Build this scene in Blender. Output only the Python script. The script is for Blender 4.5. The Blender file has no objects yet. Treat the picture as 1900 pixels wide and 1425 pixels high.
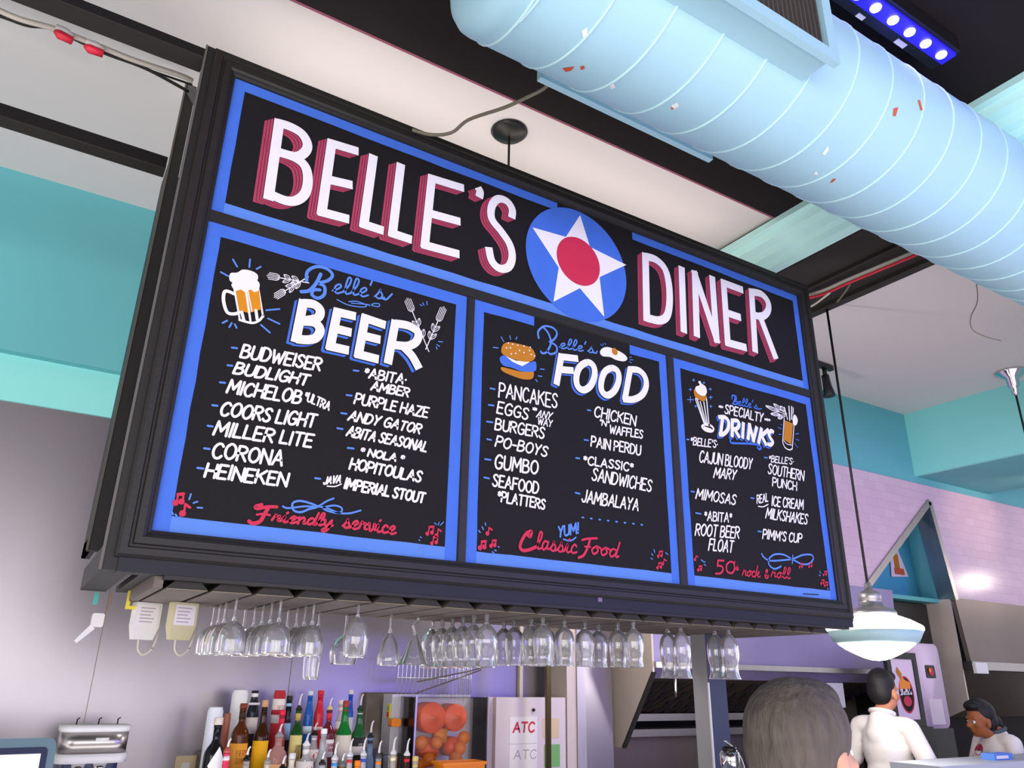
import bpy, math, random
from mathutils import Vector, Matrix, Euler

random.seed(7)
SC = bpy.context.scene
COL = SC.collection
PI = math.pi

# ------------------------------------------------------------------ camera
CAM = Vector((-0.2772, -2.3752, 1.7001))
FPX = 1425.72                                   # focal length in pixels of a 1900 px wide frame
RIGHT = Vector((0.84878, -0.52851, 0.01549))
DOWN = Vector((0.20314, 0.29891, -0.93241))
FWD = Vector((0.48816, 0.79456, 0.36107))
cam_d = bpy.data.cameras.new('camera')
cam_d.sensor_width = 36.0
cam_d.lens = FPX / 1900.0 * 36.0
cam_d.clip_start = 0.05
cam = bpy.data.objects.new('camera', cam_d)
COL.objects.link(cam)
m3 = Matrix((RIGHT, -DOWN, -FWD)).transposed()
cam.matrix_world = Matrix.Translation(CAM) @ m3.to_4x4()
SC.camera = cam

# ------------------------------------------------------------------ light, world, exposure
SC.view_settings.view_transform = 'Standard'
SC.view_settings.look = 'None'
SC.view_settings.gamma = 1.0
SC.view_settings.use_curve_mapping = False
SC.view_settings.exposure = 0.15
SC.cycles.use_denoising = True
SC.cycles.max_bounces = 10
SC.cycles.transmission_bounces = 10
SC.cycles.transparent_max_bounces = 12
SC.cycles.caustics_reflective = False
SC.cycles.caustics_refractive = False
SC.cycles.sample_clamp_indirect = 6.0

W = bpy.data.worlds.new('world')
SC.world = W
W.use_nodes = True
bg = W.node_tree.nodes['Background']
bg.inputs[0].default_value = (0.90, 0.90, 1.0, 1)
bg.inputs[1].default_value = 0.85


def area(name, loc, target, sx, sy, power, color):
    l = bpy.data.lights.new(name, 'AREA')
    l.shape = 'RECTANGLE'
    l.size, l.size_y, l.energy, l.color = sx, sy, power, color
    o = bpy.data.objects.new(name, l)
    COL.objects.link(o)
    o.location = loc
    d = Vector(target) - Vector(loc)
    o.rotation_euler = d.to_track_quat('-Z', 'Y').to_euler()
    return o


# daylight through the shop front behind the photographer
area('shopfront_daylight', (-1.0, -8.5, 1.9), (0.6, 0, 2.6), 9.0, 2.6, 300, (1.0, 0.97, 0.95))
area('street_side_daylight', (-6.2, -5.5, 2.0), (0.5, 1.2, 2.2), 4.0, 2.6, 190, (1.0, 0.95, 0.95))
area('daylight_bounce', (0.8, -3.2, 0.15), (0.8, -3.2, 4.2), 9.0, 5.5, 190, (1.0, 0.95, 0.94))
area('sign_top_uplight', (1.45, 0.33, 3.83), (1.45, 0.33, 4.2), 2.8, 0.25, 5.5, (1.0, 0.90, 0.82))
area('bar_aisle_bounce', (-1.2, 1.25, 0.95), (-1.2, 1.3, 4.2), 5.0, 0.8, 52, (1.0, 0.96, 0.95))
area('blue_neon_glow', (5.4, -6.2, 2.4), (1.6, 2.0, 1.8), 2.2, 1.3, 125, (0.15, 0.09, 1.0))
def bulb(name, loc, power, color, r=0.06):
    l = bpy.data.lights.new(name, 'POINT')
    l.energy, l.color, l.shadow_soft_size = power, color, r
    o = bpy.data.objects.new(name, l)
    COL.objects.link(o)
    o.location = loc


bulb('hood_side_fill', (2.75, 1.1, 2.6), 34, (1.0, 0.92, 0.86))  # added fill, unseen behind the sign, brightens the hood side panel
bulb('bottle_fill', (0.9, 1.05, 2.6), 12, (1.0, 0.95, 0.9))  # unseen fill added above the bottles, hidden by the sign
bulb('right_hood_fill', (9.4, 0.6, 2.9), 15, (1.0, 0.85, 0.75))  # warm fill added outside the frame to brighten the right hood
area('kitchen_ceiling_light', (7.5, -1.4, 4.0), (7.0, 0.6, 1.5), 1.2, 1.2, 120, (1.0, 0.84, 0.90))


def spot(name, loc, target, power, color, size=1.0, blend=0.6, radius=0.08):
    l = bpy.data.lights.new(name, 'SPOT')
    l.energy, l.color, l.spot_size, l.spot_blend, l.shadow_soft_size = power, color, size, blend, radius
    o = bpy.data.objects.new(name, l)
    COL.objects.link(o)
    o.location = loc
    o.rotation_euler = (Vector(target) - Vector(loc)).to_track_quat('-Z', 'Y').to_euler()
    return o


# ------------------------------------------------------------------ measuring helpers
def ray(px, py):
    return RIGHT * ((px - 950) / FPX) + DOWN * ((py - 712.5) / FPX) + FWD


def at(px, py, x=None, y=None, z=None, t=None):
    """The point of the room measured at a picture position on a known plane."""
    d = ray(px, py)
    if y is not None:
        t = (y - CAM.y) / d.y
    elif z is not None:
        t = (z - CAM.z) / d.z
    elif x is not None:
        t = (x - CAM.x) / d.x
    return CAM + d * t


# ------------------------------------------------------------------ materials
def lin(h):
    h = h.lstrip('#')
    v = [int(h[i:i + 2], 16) / 255 for i in (0, 2, 4)]
    return tuple(c / 12.92 if c <= 0.04045 else ((c + 0.055) / 1.055) ** 2.4 for c in v) + (1,)


MATS = {}


def mat(name, col, rough=0.6, metal=0.0, spec=0.5, var=0.0, scale=6.0, stretch=(1, 1, 1), bump=0.0, trans=0.0, emit=None, es=0.0, ior=1.45, coat=0.0, alpha=None):
    m = bpy.data.materials.new(name)
    m.use_nodes = True
    nt = m.node_tree
    b = nt.nodes['Principled BSDF']
    c = lin(col) if isinstance(col, str) else col
    b.inputs['Base Color'].default_value = c
    b.inputs['Roughness'].default_value = rough
    b.inputs['Metallic'].default_value = metal
    b.inputs['Specular IOR Level'].default_value = spec
    b.inputs['Transmission Weight'].default_value = trans
    b.inputs['IOR'].default_value = ior
    b.inputs['Coat Weight'].default_value = coat
    if emit:
        b.inputs['Emission Color'].default_value = lin(emit)
        b.inputs['Emission Strength'].default_value = es
    if var or bump:
        tc = nt.nodes.new('ShaderNodeTexCoord')
        mp = nt.nodes.new('ShaderNodeMapping')
        mp.inputs['Scale'].default_value = stretch
        nz = nt.nodes.new('ShaderNodeTexNoise')
        nz.inputs['Scale'].default_value = scale
        nz.inputs['Detail'].default_value = 6
        nt.links.new(tc.outputs['Object'], mp.inputs[0])
        nt.links.new(mp.outputs[0], nz.inputs['Vector'])
        if var:
            mx = nt.nodes.new('ShaderNodeMix')
            mx.data_type = 'RGBA'
            mx.inputs['A'].default_value = tuple(x * (1 - var) for x in c[:3]) + (1,)
            mx.inputs['B'].default_value = tuple(min(1, x * (1 + var)) for x in c[:3]) + (1,)
            nt.links.new(nz.outputs['Fac'], mx.inputs['Factor'])
            nt.links.new(mx.outputs['Result'], b.inputs['Base Color'])
        if bump:
            bp = nt.nodes.new('ShaderNodeBump')
            bp.inputs['Strength'].default_value = bump
            bp.inputs['Distance'].default_value = 0.01
            nt.links.new(nz.outputs['Fac'], bp.inputs['Height'])
            nt.links.new(bp.outputs[0], b.inputs['Normal'])
    MATS[name] = m
    return m


mat('white_ceiling', '#d9d2d2', 0.9, var=0.03, scale=1.5)
mat('black_ceiling', '#231f20', 0.95, spec=0.15, var=0.25, scale=3)
mat('beam_dark', '#322e2c', 0.8, spec=0.3, var=0.2, scale=4)
mat('beam_black', '#161415', 0.8, spec=0.3)
mat('pink_edge', '#8c4a62', 0.8)
mat('teal_wall', '#66b1b8', 0.7, spec=0.3, var=0.05, scale=2)
mat('teal_light', '#8fe0dd', 0.55, spec=0.4, var=0.03, scale=2)
mat('teal_trim', '#cbfaf5', 0.5, spec=0.5)
mat('duct_paint', '#a9d4e2', 0.5, spec=0.4, var=0.06, scale=3)
mat('duct_seam', '#c6ecf0', 0.45)
mat('primer_orange', '#c75a36', 0.7)
mat('paint_flake', '#eef4f4', 0.7)
mat('steel_wall', '#9a939a', 0.33, metal=0.82, var=0.08, scale=1.2, stretch=(2.5, 1, 0.5), bump=0.02)
mat('steel', '#b5aeac', 0.33, metal=1.0, var=0.12, scale=4, stretch=(4, 4, 0.6), bump=0.03)
mat('steel_dark', '#7d716c', 0.42, metal=0.6, var=0.3, scale=1.6)
mat('steel_blue_lit', '#8d82a8', 0.42, metal=0.35, var=0.25, scale=1.5)  # plain hood steel with the cast of blue light put into its colour
mat('chrome', '#d8d8da', 0.08, metal=1.0)
mat('brushed_nickel', '#b9b5b4', 0.35, metal=0.8)
mat('juicer_steel', '#cfcbd6', 0.4, metal=0.1, var=0.08, scale=4)
mat('rack_wire', '#dedee8', 0.3, metal=0.5)
mat('recess_blue', '#4f9fc6', 0.7, spec=0.3, var=0.05, scale=2)
mat('post_grey_shaded', '#3d4356', 0.6)
mat('pale_panel', '#d2c3b8', 0.5, metal=0.25, var=0.12, scale=4, bump=0.02)
mat('cream_panel', '#d8cbb8', 0.6)
mat('grout_line', '#9a8e99', 0.9)
mat('floor_tile', '#a89f98', 0.6, var=0.1)
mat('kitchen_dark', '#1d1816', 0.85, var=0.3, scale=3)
mat('filter_metal', '#5a4d44', 0.55, metal=0.6, var=0.25, scale=8)
mat('filter_slot', '#120f0e', 0.9)
mat('board_black', '#171416', 0.72, spec=0.3, var=0.18, scale=60, bump=0.05)
mat('frame_black', '#252221', 0.5, spec=0.45, var=0.2, scale=14, stretch=(1, 6, 6), bump=0.05)
mat('rail_black', '#181922', 0.55, spec=0.45, var=0.15, scale=10)
mat('iron_black', '#242222', 0.55, spec=0.45, var=0.2, scale=10)
mat('iron_edge', '#5f5a55', 0.5, spec=0.5)
mat('rack_wood', '#6d625c', 0.55, var=0.25, scale=10, stretch=(6, 1, 6), bump=0.05)
mat('rack_end', '#2c2824', 0.7, var=0.4, scale=25)
mat('rack_edge', '#8e7f62', 0.6)
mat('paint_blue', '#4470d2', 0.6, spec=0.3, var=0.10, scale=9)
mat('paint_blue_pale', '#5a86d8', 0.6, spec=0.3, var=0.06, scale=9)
mat('paint_white', '#ece8ec', 0.6, spec=0.3, var=0.04, scale=30)
mat('paint_red', '#ad3f5b', 0.6, spec=0.3, var=0.1, scale=20)
mat('paint_crimson', '#c9304f', 0.6, spec=0.3, var=0.08, scale=20)
mat('paint_black', '#171415', 0.7, spec=0.3)
mat('paint_amber', '#d68a17', 0.6, spec=0.3, var=0.1, scale=20)
mat('paint_brown', '#bd7a22', 0.6, spec=0.3, var=0.06, scale=20)
mat('cable_grey', '#77705f', 0.6)
mat('cable_black', '#1b1919', 0.6)
mat('cable_white', '#cfc8bd', 0.6)
mat('cable_red', '#d8283f', 0.5)
mat('cable_brown', '#a0714f', 0.6)
mat('plastic_white', '#e6e3e3', 0.4)
mat('plastic_black', '#141314', 0.4)
mat('plastic_yellow', '#e8d43c', 0.5)
mat('plastic_teal', '#4fb8b0', 0.5)
mat('plastic_orange', '#f08a1c', 0.45)
mat('plastic_beige', '#cfc5a0', 0.5)
mat('lamp_glass', '#ffffff', 0.3, emit='#fff8ee', es=3.2)
mat('lamp_band', '#a8c9cd', 0.35, spec=0.5)
mat('led_white', '#ffffff', 0.3, emit='#c9c4ff', es=9.0)
mat('led_body', '#1a14c8', 0.35, emit='#2418f0', es=0.9)
mat('led_red', '#ff2050', 0.3, emit='#ff2050', es=2.0)
mat('paper_white', '#ece5e6', 0.75)
mat('paper_pink', '#e6cfe0', 0.7)
mat('ink_red', '#c8324f', 0.7)
mat('ink_grey', '#b9a9b8', 0.7)
mat('ink_purple', '#9a86cc', 0.7)
mat('sticker_green', '#79b46e', 0.7)
mat('sticker_beige', '#dcc3a2', 0.7)
mat('whiteboard', '#dccdd2', 0.5, var=0.04, scale=4)
mat('orange_skin', '#f5821e', 0.45, bump=0.05, scale=150)
mat('orange_plastic_dark', '#ee5a1d', 0.4)
mat('screen', '#e9dfe6', 0.3, emit='#efdfe8', es=0.55)
mat('monitor_grey', '#6f8a92', 0.45)
mat('navy_plastic', '#2b3350', 0.4)
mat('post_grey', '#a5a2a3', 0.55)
mat('pole_brown', '#6d5d44', 0.4, metal=0.7)
mat('skin_pale', '#d9a58d', 0.55, spec=0.35)
mat('skin_warm', '#c98663', 0.55, spec=0.35)
mat('skin_dark', '#9a5a34', 0.5, spec=0.4)
mat('hair_black', '#141113', 0.6, bump=0.25, scale=60)
mat('hair_grey', '#5d544e', 0.8, var=0.55, scale=55, stretch=(1, 1, .2), bump=1.0)
mat('shirt_white', '#ece4e2', 0.85, var=0.03, scale=9, bump=0.6)
mat('shirt_grey', '#5d5a60', 0.85, var=0.08)
mat('trousers', '#23242c', 0.85)
mat('bandana', '#4a515f', 0.8)
mat('wood_counter', '#4a3a30', 0.45, var=0.2, scale=5, stretch=(1, 8, 1))
mat('counter_grey', '#a9aeb8', 0.5)


def tile_material():
    m = bpy.data.materials.new('kitchen_tile')
    m.use_nodes = True
    nt = m.node_tree
    b = nt.nodes['Principled BSDF']
    tc = nt.nodes.new('ShaderNodeTexCoord')
    sp = nt.nodes.new('ShaderNodeSeparateXYZ')
    cb = nt.nodes.new('ShaderNodeCombineXYZ')
    br = nt.nodes.new('ShaderNodeTexBrick')
    br.inputs['Color1'].default_value = lin('#dab9cc')
    br.inputs['Color2'].default_value = lin('#d2b2c6')
    br.inputs['Mortar'].default_value = lin('#cbabbf')
    br.inputs['Scale'].default_value = 1.0
    br.inputs['Brick Width'].default_value = 0.155
    br.inputs['Row Height'].default_value = 0.078
    br.inputs['Mortar Size'].default_value = 0.0025
    nt.links.new(tc.outputs['Object'], sp.inputs[0])
    nt.links.new(sp.outputs['X'], cb.inputs['X'])
    nt.links.new(sp.outputs['Z'], cb.inputs['Y'])
    nt.links.new(cb.outputs[0], br.inputs['Vector'])
    nt.links.new(br.outputs['Color'], b.inputs['Base Color'])
    bp = nt.nodes.new('ShaderNodeBump')
    bp.inputs['Strength'].default_value = 0.3
    bp.inputs['Distance'].default_value = 0.004
    bp.invert = True
    nt.links.new(br.outputs['Fac'], bp.inputs['Height'])
    nt.links.new(bp.outputs[0], b.inputs['Normal'])
    b.inputs['Roughness'].default_value = 0.22
    MATS['kitchen_tile'] = m


tile_material()


def thin_clear(name):
    m = bpy.data.materials.new(name)
    m.use_nodes = True
    nt = m.node_tree
    nt.nodes.remove(nt.nodes['Principled BSDF'])
    tr = nt.nodes.new('ShaderNodeBsdfTransparent')
    gl = nt.nodes.new('ShaderNodeBsdfGlossy')
    gl.inputs['Roughness'].default_value = 0.08
    fr = nt.nodes.new('ShaderNodeFresnel')
    fr.inputs['IOR'].default_value = 1.35
    mx = nt.nodes.new('ShaderNodeMixShader')
    nt.links.new(fr.outputs[0], mx.inputs[0])
    nt.links.new(tr.outputs[0], mx.inputs[1])
    nt.links.new(gl.outputs[0], mx.inputs[2])
    nt.links.new(mx.outputs[0], nt.nodes['Material Output'].inputs['Surface'])
    MATS[name] = m


thin_clear('clear_plastic')


def hazed_glass():
    # stemware glass; bright window glints put in as a white diffuse haze
    m = bpy.data.materials.new('glass')
    m.use_nodes = True
    nt = m.node_tree
    g = nt.nodes['Principled BSDF']
    g.inputs['Transmission Weight'].default_value = 1.0
    g.inputs['Roughness'].default_value = 0.02
    g.inputs['IOR'].default_value = 1.48
    g.inputs['Base Color'].default_value = (1, 1, 1, 1)
    d = nt.nodes.new('ShaderNodeBsdfDiffuse')
    d.inputs['Color'].default_value = (.95, .95, 1, 1)
    mx = nt.nodes.new('ShaderNodeMixShader')
    mx.inputs[0].default_value = 0.14
    nt.links.new(g.outputs[0], mx.inputs[1])
    nt.links.new(d.outputs[0], mx.inputs[2])
    nt.links.new(mx.outputs[0], nt.nodes['Material Output'].inputs['Surface'])
    MATS['glass'] = m


hazed_glass()

# ------------------------------------------------------------------ mesh builder
class MB:
    def __init__(self):
        self.v, self.f, self.m, self.names, self.sm = [], [], [], [], []
        self.cur = None
        self.smooth = False

    def use(self, name, smooth=None):
        self.cur = name
        if smooth is not None:
            self.smooth = smooth
        return self

    def slot(self):
        if self.cur not in self.names:
            self.names.append(self.cur)
        return self.names.index(self.cur)

    def add(self, vs, fs):
        o = len(self.v)
        self.v += [tuple(p) for p in vs]
        s = self.slot()
        for f in fs:
            self.f.append([i + o for i in f])
            self.m.append(s)
            self.sm.append(self.smooth)

    def box(self, lo, hi, M=None):
        x0, y0, z0 = lo
        x1, y1, z1 = hi
        vs = [Vector(p) for p in ((x0, y0, z0), (x1, y0, z0), (x1, y1, z0), (x0, y1, z0), (x0, y0, z1), (x1, y0, z1), (x1, y1, z1), (x0, y1, z1))]
        if M is not None:
            vs = [M @ p for p in vs]
        self.add(vs, [(0, 3, 2, 1), (4, 5, 6, 7), (0, 1, 5, 4), (1, 2, 6, 5), (2, 3, 7, 6), (3, 0, 4, 7)])
        return self

    def rbox(self, lo, hi, r, M=None, axis=2, n=4):
        """box with rounded edges along one axis"""
        a, b = [i for i in range(3) if i != axis]
        pts = []
        for cx, cy, s in ((hi[a] - r, hi[b] - r, 0), (lo[a] + r, hi[b] - r, 1), (lo[a] + r, lo[b] + r, 2), (hi[a] - r, lo[b] + r, 3)):
            for k in range(n + 1):
                t = (s + k / n) * PI / 2
                pts.append((cx + r * math.cos(t), cy + r * math.sin(t)))
        vs = []
        for h in (lo[axis], hi[axis]):
            for p in pts:
                q = [0, 0, 0]
                q[a], q[b], q[axis] = p[0], p[1], h
                vs.append(M @ Vector(q) if M is not None else Vector(q))
        N = len(pts)
        fs = [tuple(range(N - 1, -1, -1)), tuple(range(N, 2 * N))]
        fs += [(i, (i + 1) % N, (i + 1) % N + N, i + N) for i in range(N)]
        self.add(vs, fs)
        return self

    def prism(self, poly, vec):
        """polygon of 3D points pushed along a vector"""
        vec = Vector(vec)
        p = [Vector(q) for q in poly]
        N = len(p)
        self.add(p + [q + vec for q in p], [tuple(range(N - 1, -1, -1)), tuple(range(N, 2 * N))] + [(i, (i + 1) % N, (i + 1) % N + N, i + N) for i in range(N)])
        return self

    def quad(self, *p):
        self.add(p, [tuple(range(len(p)))])
        return self

    def lathe(self, prof, n=24, M=None, cap0=True, cap1=True):
        vs, fs = [], []
        for r, z in prof:
            for k in range(n):
                a = 2 * PI * k / n
                q = Vector((r * math.cos(a), r * math.sin(a), z))
                vs.append(M @ q if M is not None else q)
        for j in range(len(prof) - 1):
            for k in range(n):
                k2 = (k + 1) % n
                fs.append((j * n + k, j * n + k2, (j + 1) * n + k2, (j + 1) * n + k))
        if cap0 and prof[0][0] > 1e-6:
            fs.append(tuple(range(n - 1, -1, -1)))
        if cap1 and prof[-1][0] > 1e-6:
            fs.append(tuple(range((len(prof) - 1) * n, len(prof) * n)))
        self.add(vs, fs)
        return self

    def tube(self, pts, r, n=8):
        pts = [Vector(p) for p in pts]
        rr = r if isinstance(r, (list, tuple)) else [r] * len(pts)
        vs, fs = [], []
        up = Vector((0.3, 0.2, 1)).normalized()
        for i, p in enumerate(pts):
            d = (pts[min(i + 1, len(pts) - 1)] - pts[max(i - 1, 0)]).normalized()
            if abs(d.dot(up)) > 0.97:
                up = Vector((1, 0.1, 0)).normalized()
            a = d.cross(up).normalized()
            b = d.cross(a).normalized()
            for k in range(n):
                t = 2 * PI * k / n
                vs.append(p + a * (rr[i] * math.cos(t)) + b * (rr[i] * math.sin(t)))
        for j in range(len(pts) - 1):
            for k in range(n):
                k2 = (k + 1) % n
                fs.append((j * n + k, j * n + k2, (j + 1) * n + k2, (j + 1) * n + k))
        fs += [tuple(range(n - 1, -1, -1)), tuple(range((len(pts) - 1) * n, len(pts) * n))]
        self.add(vs, fs)
        return self

    def ball(self, c, r, n=16, M=None):
        rx, ry, rz = (r, r, r) if not isinstance(r, (tuple, list)) else r
        c = Vector(c)
        h = n // 2
        vs, fs = [], []
        for j in range(h + 1):
            t = PI * j / h
            for k in range(n):
                a = 2 * PI * k / n
                q = Vector((rx * math.sin(t) * math.cos(a), ry * math.sin(t) * math.sin(a), rz * math.cos(t)))
                vs.append(c + (M @ q if M is not None else q))
        for j in range(h):
            for k in range(n):
                k2 = (k + 1) % n
                fs.append((j * n + k, (j + 1) * n + k, (j + 1) * n + k2, j * n + k2))
        self.add(vs, fs)
        return self

    def build(self, name, parent=None):
        me = bpy.data.meshes.new(name)
        me.from_pydata(self.v, [], self.f)
        for n in self.names:
            me.materials.append(MATS[n])
        me.polygons.foreach_set('material_index', self.m)
        me.polygons.foreach_set('use_smooth', self.sm)
        me.update()
        o = bpy.data.objects.new(name, me)
        COL.objects.link(o)
        if parent:
            o.parent = parent
        return o


def mb(m, smooth=False):
    return MB().use(m, smooth)


def tag(o, label=None, cat=None, group=None, kind=None):
    if label:
        o['label'] = label
    if cat:
        o['category'] = cat
    if group:
        o['group'] = group
    if kind:
        o['kind'] = kind
    return o


def thing(name, label, cat, group=None, loc=(0, 0, 0), rz=0.0):
    o = bpy.data.objects.new(name, None)
    o.empty_display_size = 0.05
    COL.objects.link(o)
    o.location = loc
    o.rotation_euler = (0, 0, rz)
    return tag(o, label, cat, group)


def struct(b, name, label=None, cat=None):
    o = b.build(name)
    return tag(o, label, cat, None, 'structure')


def copy_tree(o, parent=None):
    c = o.copy()
    COL.objects.link(c)
    if parent:
        c.parent = parent
    for ch in o.children:
        copy_tree(ch, c)
    return c


def smooth_pts(p, closed=False, n=6):
    """Catmull-Rom through the points"""
    p = [Vector(q) for q in p]
    N = len(p)
    if N < 3:
        return p
    out = []
    rng = range(N) if closed else range(N - 1)
    for i in rng:
        if closed:
            a, b, c, d = p[(i - 1) % N], p[i], p[(i + 1) % N], p[(i + 2) % N]
        else:
            a, b, c, d = p[max(i - 1, 0)], p[i], p[i + 1], p[min(i + 2, N - 1)]
        for k in range(n):
            t = k / n
            out.append(0.5 * ((2 * b) + (c - a) * t + (2 * a - 5 * b + 4 * c - d) * t * t + (3 * b - a - 3 * c + d) * t ** 3))
    out.append(p[0].copy() if closed else p[-1])
    return out

# ================================================================== THE ROOM
ZC = 4.2
b = mb('floor_tile').box((-10, -9, -0.1), (12, 4, 0.0))
struct(b, 'floor', 'grey tiled diner floor', 'floor')

b = mb('white_ceiling').box((-6, 0.03, ZC), (2.95, 2.3, ZC + 0.1))
b.use('white_ceiling').box((4.12, -6, ZC), (12, 3.2, ZC + 0.1))
b.use('black_ceiling').box((-6, -9, ZC - 0.02), (2.95, 0.02, ZC + 0.1))
b.use('pink_edge').box((-6, 0.02, ZC - 0.021), (2.93, 0.032, ZC + 0.02))
b.use('beam_dark').box((2.95, -9, ZC - 0.02), (4.12, 3.2, ZC + 0.1))
struct(b, 'ceiling', 'plaster ceiling, white over the bar and black over the dining side', 'ceiling')

# teal crown moulding running away from the camera between the two ceiling fields
prof = [(2.93, 0.0), (2.93, -0.035), (2.965, -0.04), (2.985, -0.075), (3.03, -0.09), (3.06, -0.12), (3.10, -0.13), (3.12, -0.16), (3.16, -0.165), (3.19, -0.165), (3.19, 0.0)]
b = mb('teal_trim').prism([(x, -6.0, ZC - 0.02 + z) for x, z in prof], (0, 7.9, 0))
struct(b, 'trim_1', 'pale teal crown moulding across the ceiling', 'moulding')
b = mb('beam_black').box((3.19, -6, ZC - 0.10), (3.33, 1.66, ZC - 0.02))
b.use('beam_dark').box((3.33, -6, ZC - 0.05), (3.36, 1.66, ZC - 0.02)).box((3.74, -6, ZC - 0.045), (3.77, 1.66, ZC - 0.02))
b.use('beam_black').box((3.77, -6, ZC - 0.03), (3.80, 1.66, ZC - 0.02))
b.use('beam_dark').box((4.05, -6, ZC - 0.05), (4.12, 1.66, ZC - 0.02))
struct(b, 'trim_2', 'dark boxed ceiling beam beside the teal moulding', 'beam')
b = mb('beam_black').box((-6, 0.001, 3.732), (-0.1085, 0.080, 3.768))
b.use('beam_dark').box((-6, 0.0, 3.726), (-0.1085, 0.081, 3.732))
struct(b, 'trim_3', 'black steel beam running left from the top of the menu sign', 'beam')
b = mb('beam_black').box((-6, 0.69, 3.69), (-0.12, 0.755, 3.746))
b.use('beam_dark').box((-6, 0.688, 3.684), (-0.12, 0.757, 3.69))
struct(b, 'trim_4', 'black steel beam behind the first one, nearer the teal wall', 'beam')

# back wall of the bar: teal above, stainless sheets below
b = mb('teal_wall').box((-6, 1.94, 3.20), (3.25, 2.1, ZC))
b.use('teal_light').box((-6, 2.0, 2.96), (3.25, 2.1, 3.20))
b.use('steel_wall').box((-6, 2.012, 0), (3.25, 2.1, 2.96))
b.use('steel_dark').box((0.098, 2.010, 0.9), (0.101, 2.013, 2.96)).box((1.045, 2.010, 0.9), (1.049, 2.013, 2.96)).box((-1.1, 2.010, 0.9), (-1.097, 2.013, 2.96))
struct(b, 'wall_back', 'bar back wall with teal upper part and brushed steel sheets', 'wall')

# kitchen wall on the right, with a triangular opening
b = mb('teal_wall').box((3.25, 1.67, 3.51), (12, 1.8, ZC))
b.use('kitchen_tile').prism([(3.25, 1.66, 2.48), (5.72, 1.66, 2.48), (6.86, 1.66, 3.33), (6.86, 1.66, 3.51), (3.25, 1.66, 3.51)], (0, 0.13, 0))
b.prism([(6.86, 1.66, 3.33), (7.0, 1.66, 2.48), (12, 1.66, 2.48), (12, 1.66, 3.51), (6.86, 1.66, 3.51)], (0, 0.13, 0))
struct(b, 'wall_right', 'kitchen wall with teal top and pale pink tiles', 'wall')
b = mb('recess_blue')
b.prism([(5.3, 2.10, 2.44), (6.3, 2.10, 3.5), (7.4, 2.10, 3.5), (7.4, 2.10, 2.44)], (0, 0.03, 0))
b.use('teal_light').prism([(6.995, 1.80, 2.476), (6.87, 1.80, 3.36), (7.12, 2.099, 3.36), (7.20, 2.099, 2.476)], (0.03, 0, 0))
b.use('teal_wall').box((5.75, 1.8, 2.44), (7.2, 2.099, 2.475))
struct(b, 'wall_recess', 'teal recess seen through the triangular opening', 'wall')
b = mb('steel')
for p, q in (((5.70, 2.48), (6.86, 3.35)), ((6.86, 3.35), (7.01, 2.46))):
    d = Vector((q[0] - p[0], 0, q[1] - p[1])).normalized()
    n = Vector((d.z, 0, -d.x)) * 0.028
    P0, P1 = Vector((p[0], 1.645, p[1])), Vector((q[0], 1.645, q[1]))
    b.prism([P0 - n, P1 - n, P1 + n, P0 + n], (0, 0.16, 0))
struct(b, 'trim_5', 'steel edging around the triangular opening', 'trim')
b = mb('teal_light').box((6.72, -6, 3.58), (6.76, 1.67, ZC))
b.use('teal_wall').box((6.76, -6, 3.58), (8.0, 1.67, ZC))
struct(b, 'wall_bulkhead', 'pale teal dropped bulkhead coming forward from the kitchen wall', 'wall')
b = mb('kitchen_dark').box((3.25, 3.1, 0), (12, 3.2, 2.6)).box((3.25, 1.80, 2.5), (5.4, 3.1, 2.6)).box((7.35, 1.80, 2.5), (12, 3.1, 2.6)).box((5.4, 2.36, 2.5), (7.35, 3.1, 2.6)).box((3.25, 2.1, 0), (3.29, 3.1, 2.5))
struct(b, 'wall_kitchen', 'dark back of the kitchen under the hoods', 'wall')

# ------------------------------------------------------------------ round duct with two side registers
DY, DZ, DR = -0.954, 3.757, 0.298
duct = thing('air_duct', 'big pale blue round spiral duct hanging under the ceiling', 'duct', loc=(0.5, DY, DZ))
RX = Matrix.Rotation(PI / 2, 4, 'Y')
b = mb('duct_paint', True)
b.lathe([(0.0, -0.02), (0.15, -0.018), (0.24, -0.008), (0.275, 0.008), (DR - 0.004, 0.035), (DR, 0.06), (DR, 9.5)], 64, RX, cap0=False)
b.build('duct_shell', duct)
b = mb('duct_seam', True)
pts = []
pitch = 0.19
x = 0.06
n = 48
turns = 36
for i in range(int(turns * n)):
    a = 2 * PI * i / n
    pts.append((0.10 + pitch * i / n, DR * math.sin(a + 3.02), DR * math.cos(a + 3.02)))
b.tube(pts, 0.0048, 5)
b.tube([(0.10, DR * math.sin(t * PI / 24), DR * math.cos(t * PI / 24)) for t in range(49)], 0.005, 5)
b.build('spiral_seam', duct)


def on_duct(px, py):
    """point of the duct's surface seen at a picture position, in duct coordinates"""
    d = ray(px, py)
    oy, oz = CAM.y - DY, CAM.z - DZ
    A, B, Cc = d.y ** 2 + d.z ** 2, 2 * (oy * d.y + oz * d.z), oy ** 2 + oz ** 2 - (DR + 0.0012) ** 2
    disc = max(B * B - 4 * A * Cc, 0)
    t = (-B - math.sqrt(disc)) / (2 * A)
    p = CAM + d * t
    return p - Vector((0.5, DY, DZ))


def chip(name, m, poly):
    b = mb(m)
    b.quad(*[on_duct(*p) for p in poly])
    return b.build(name, duct)


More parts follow.
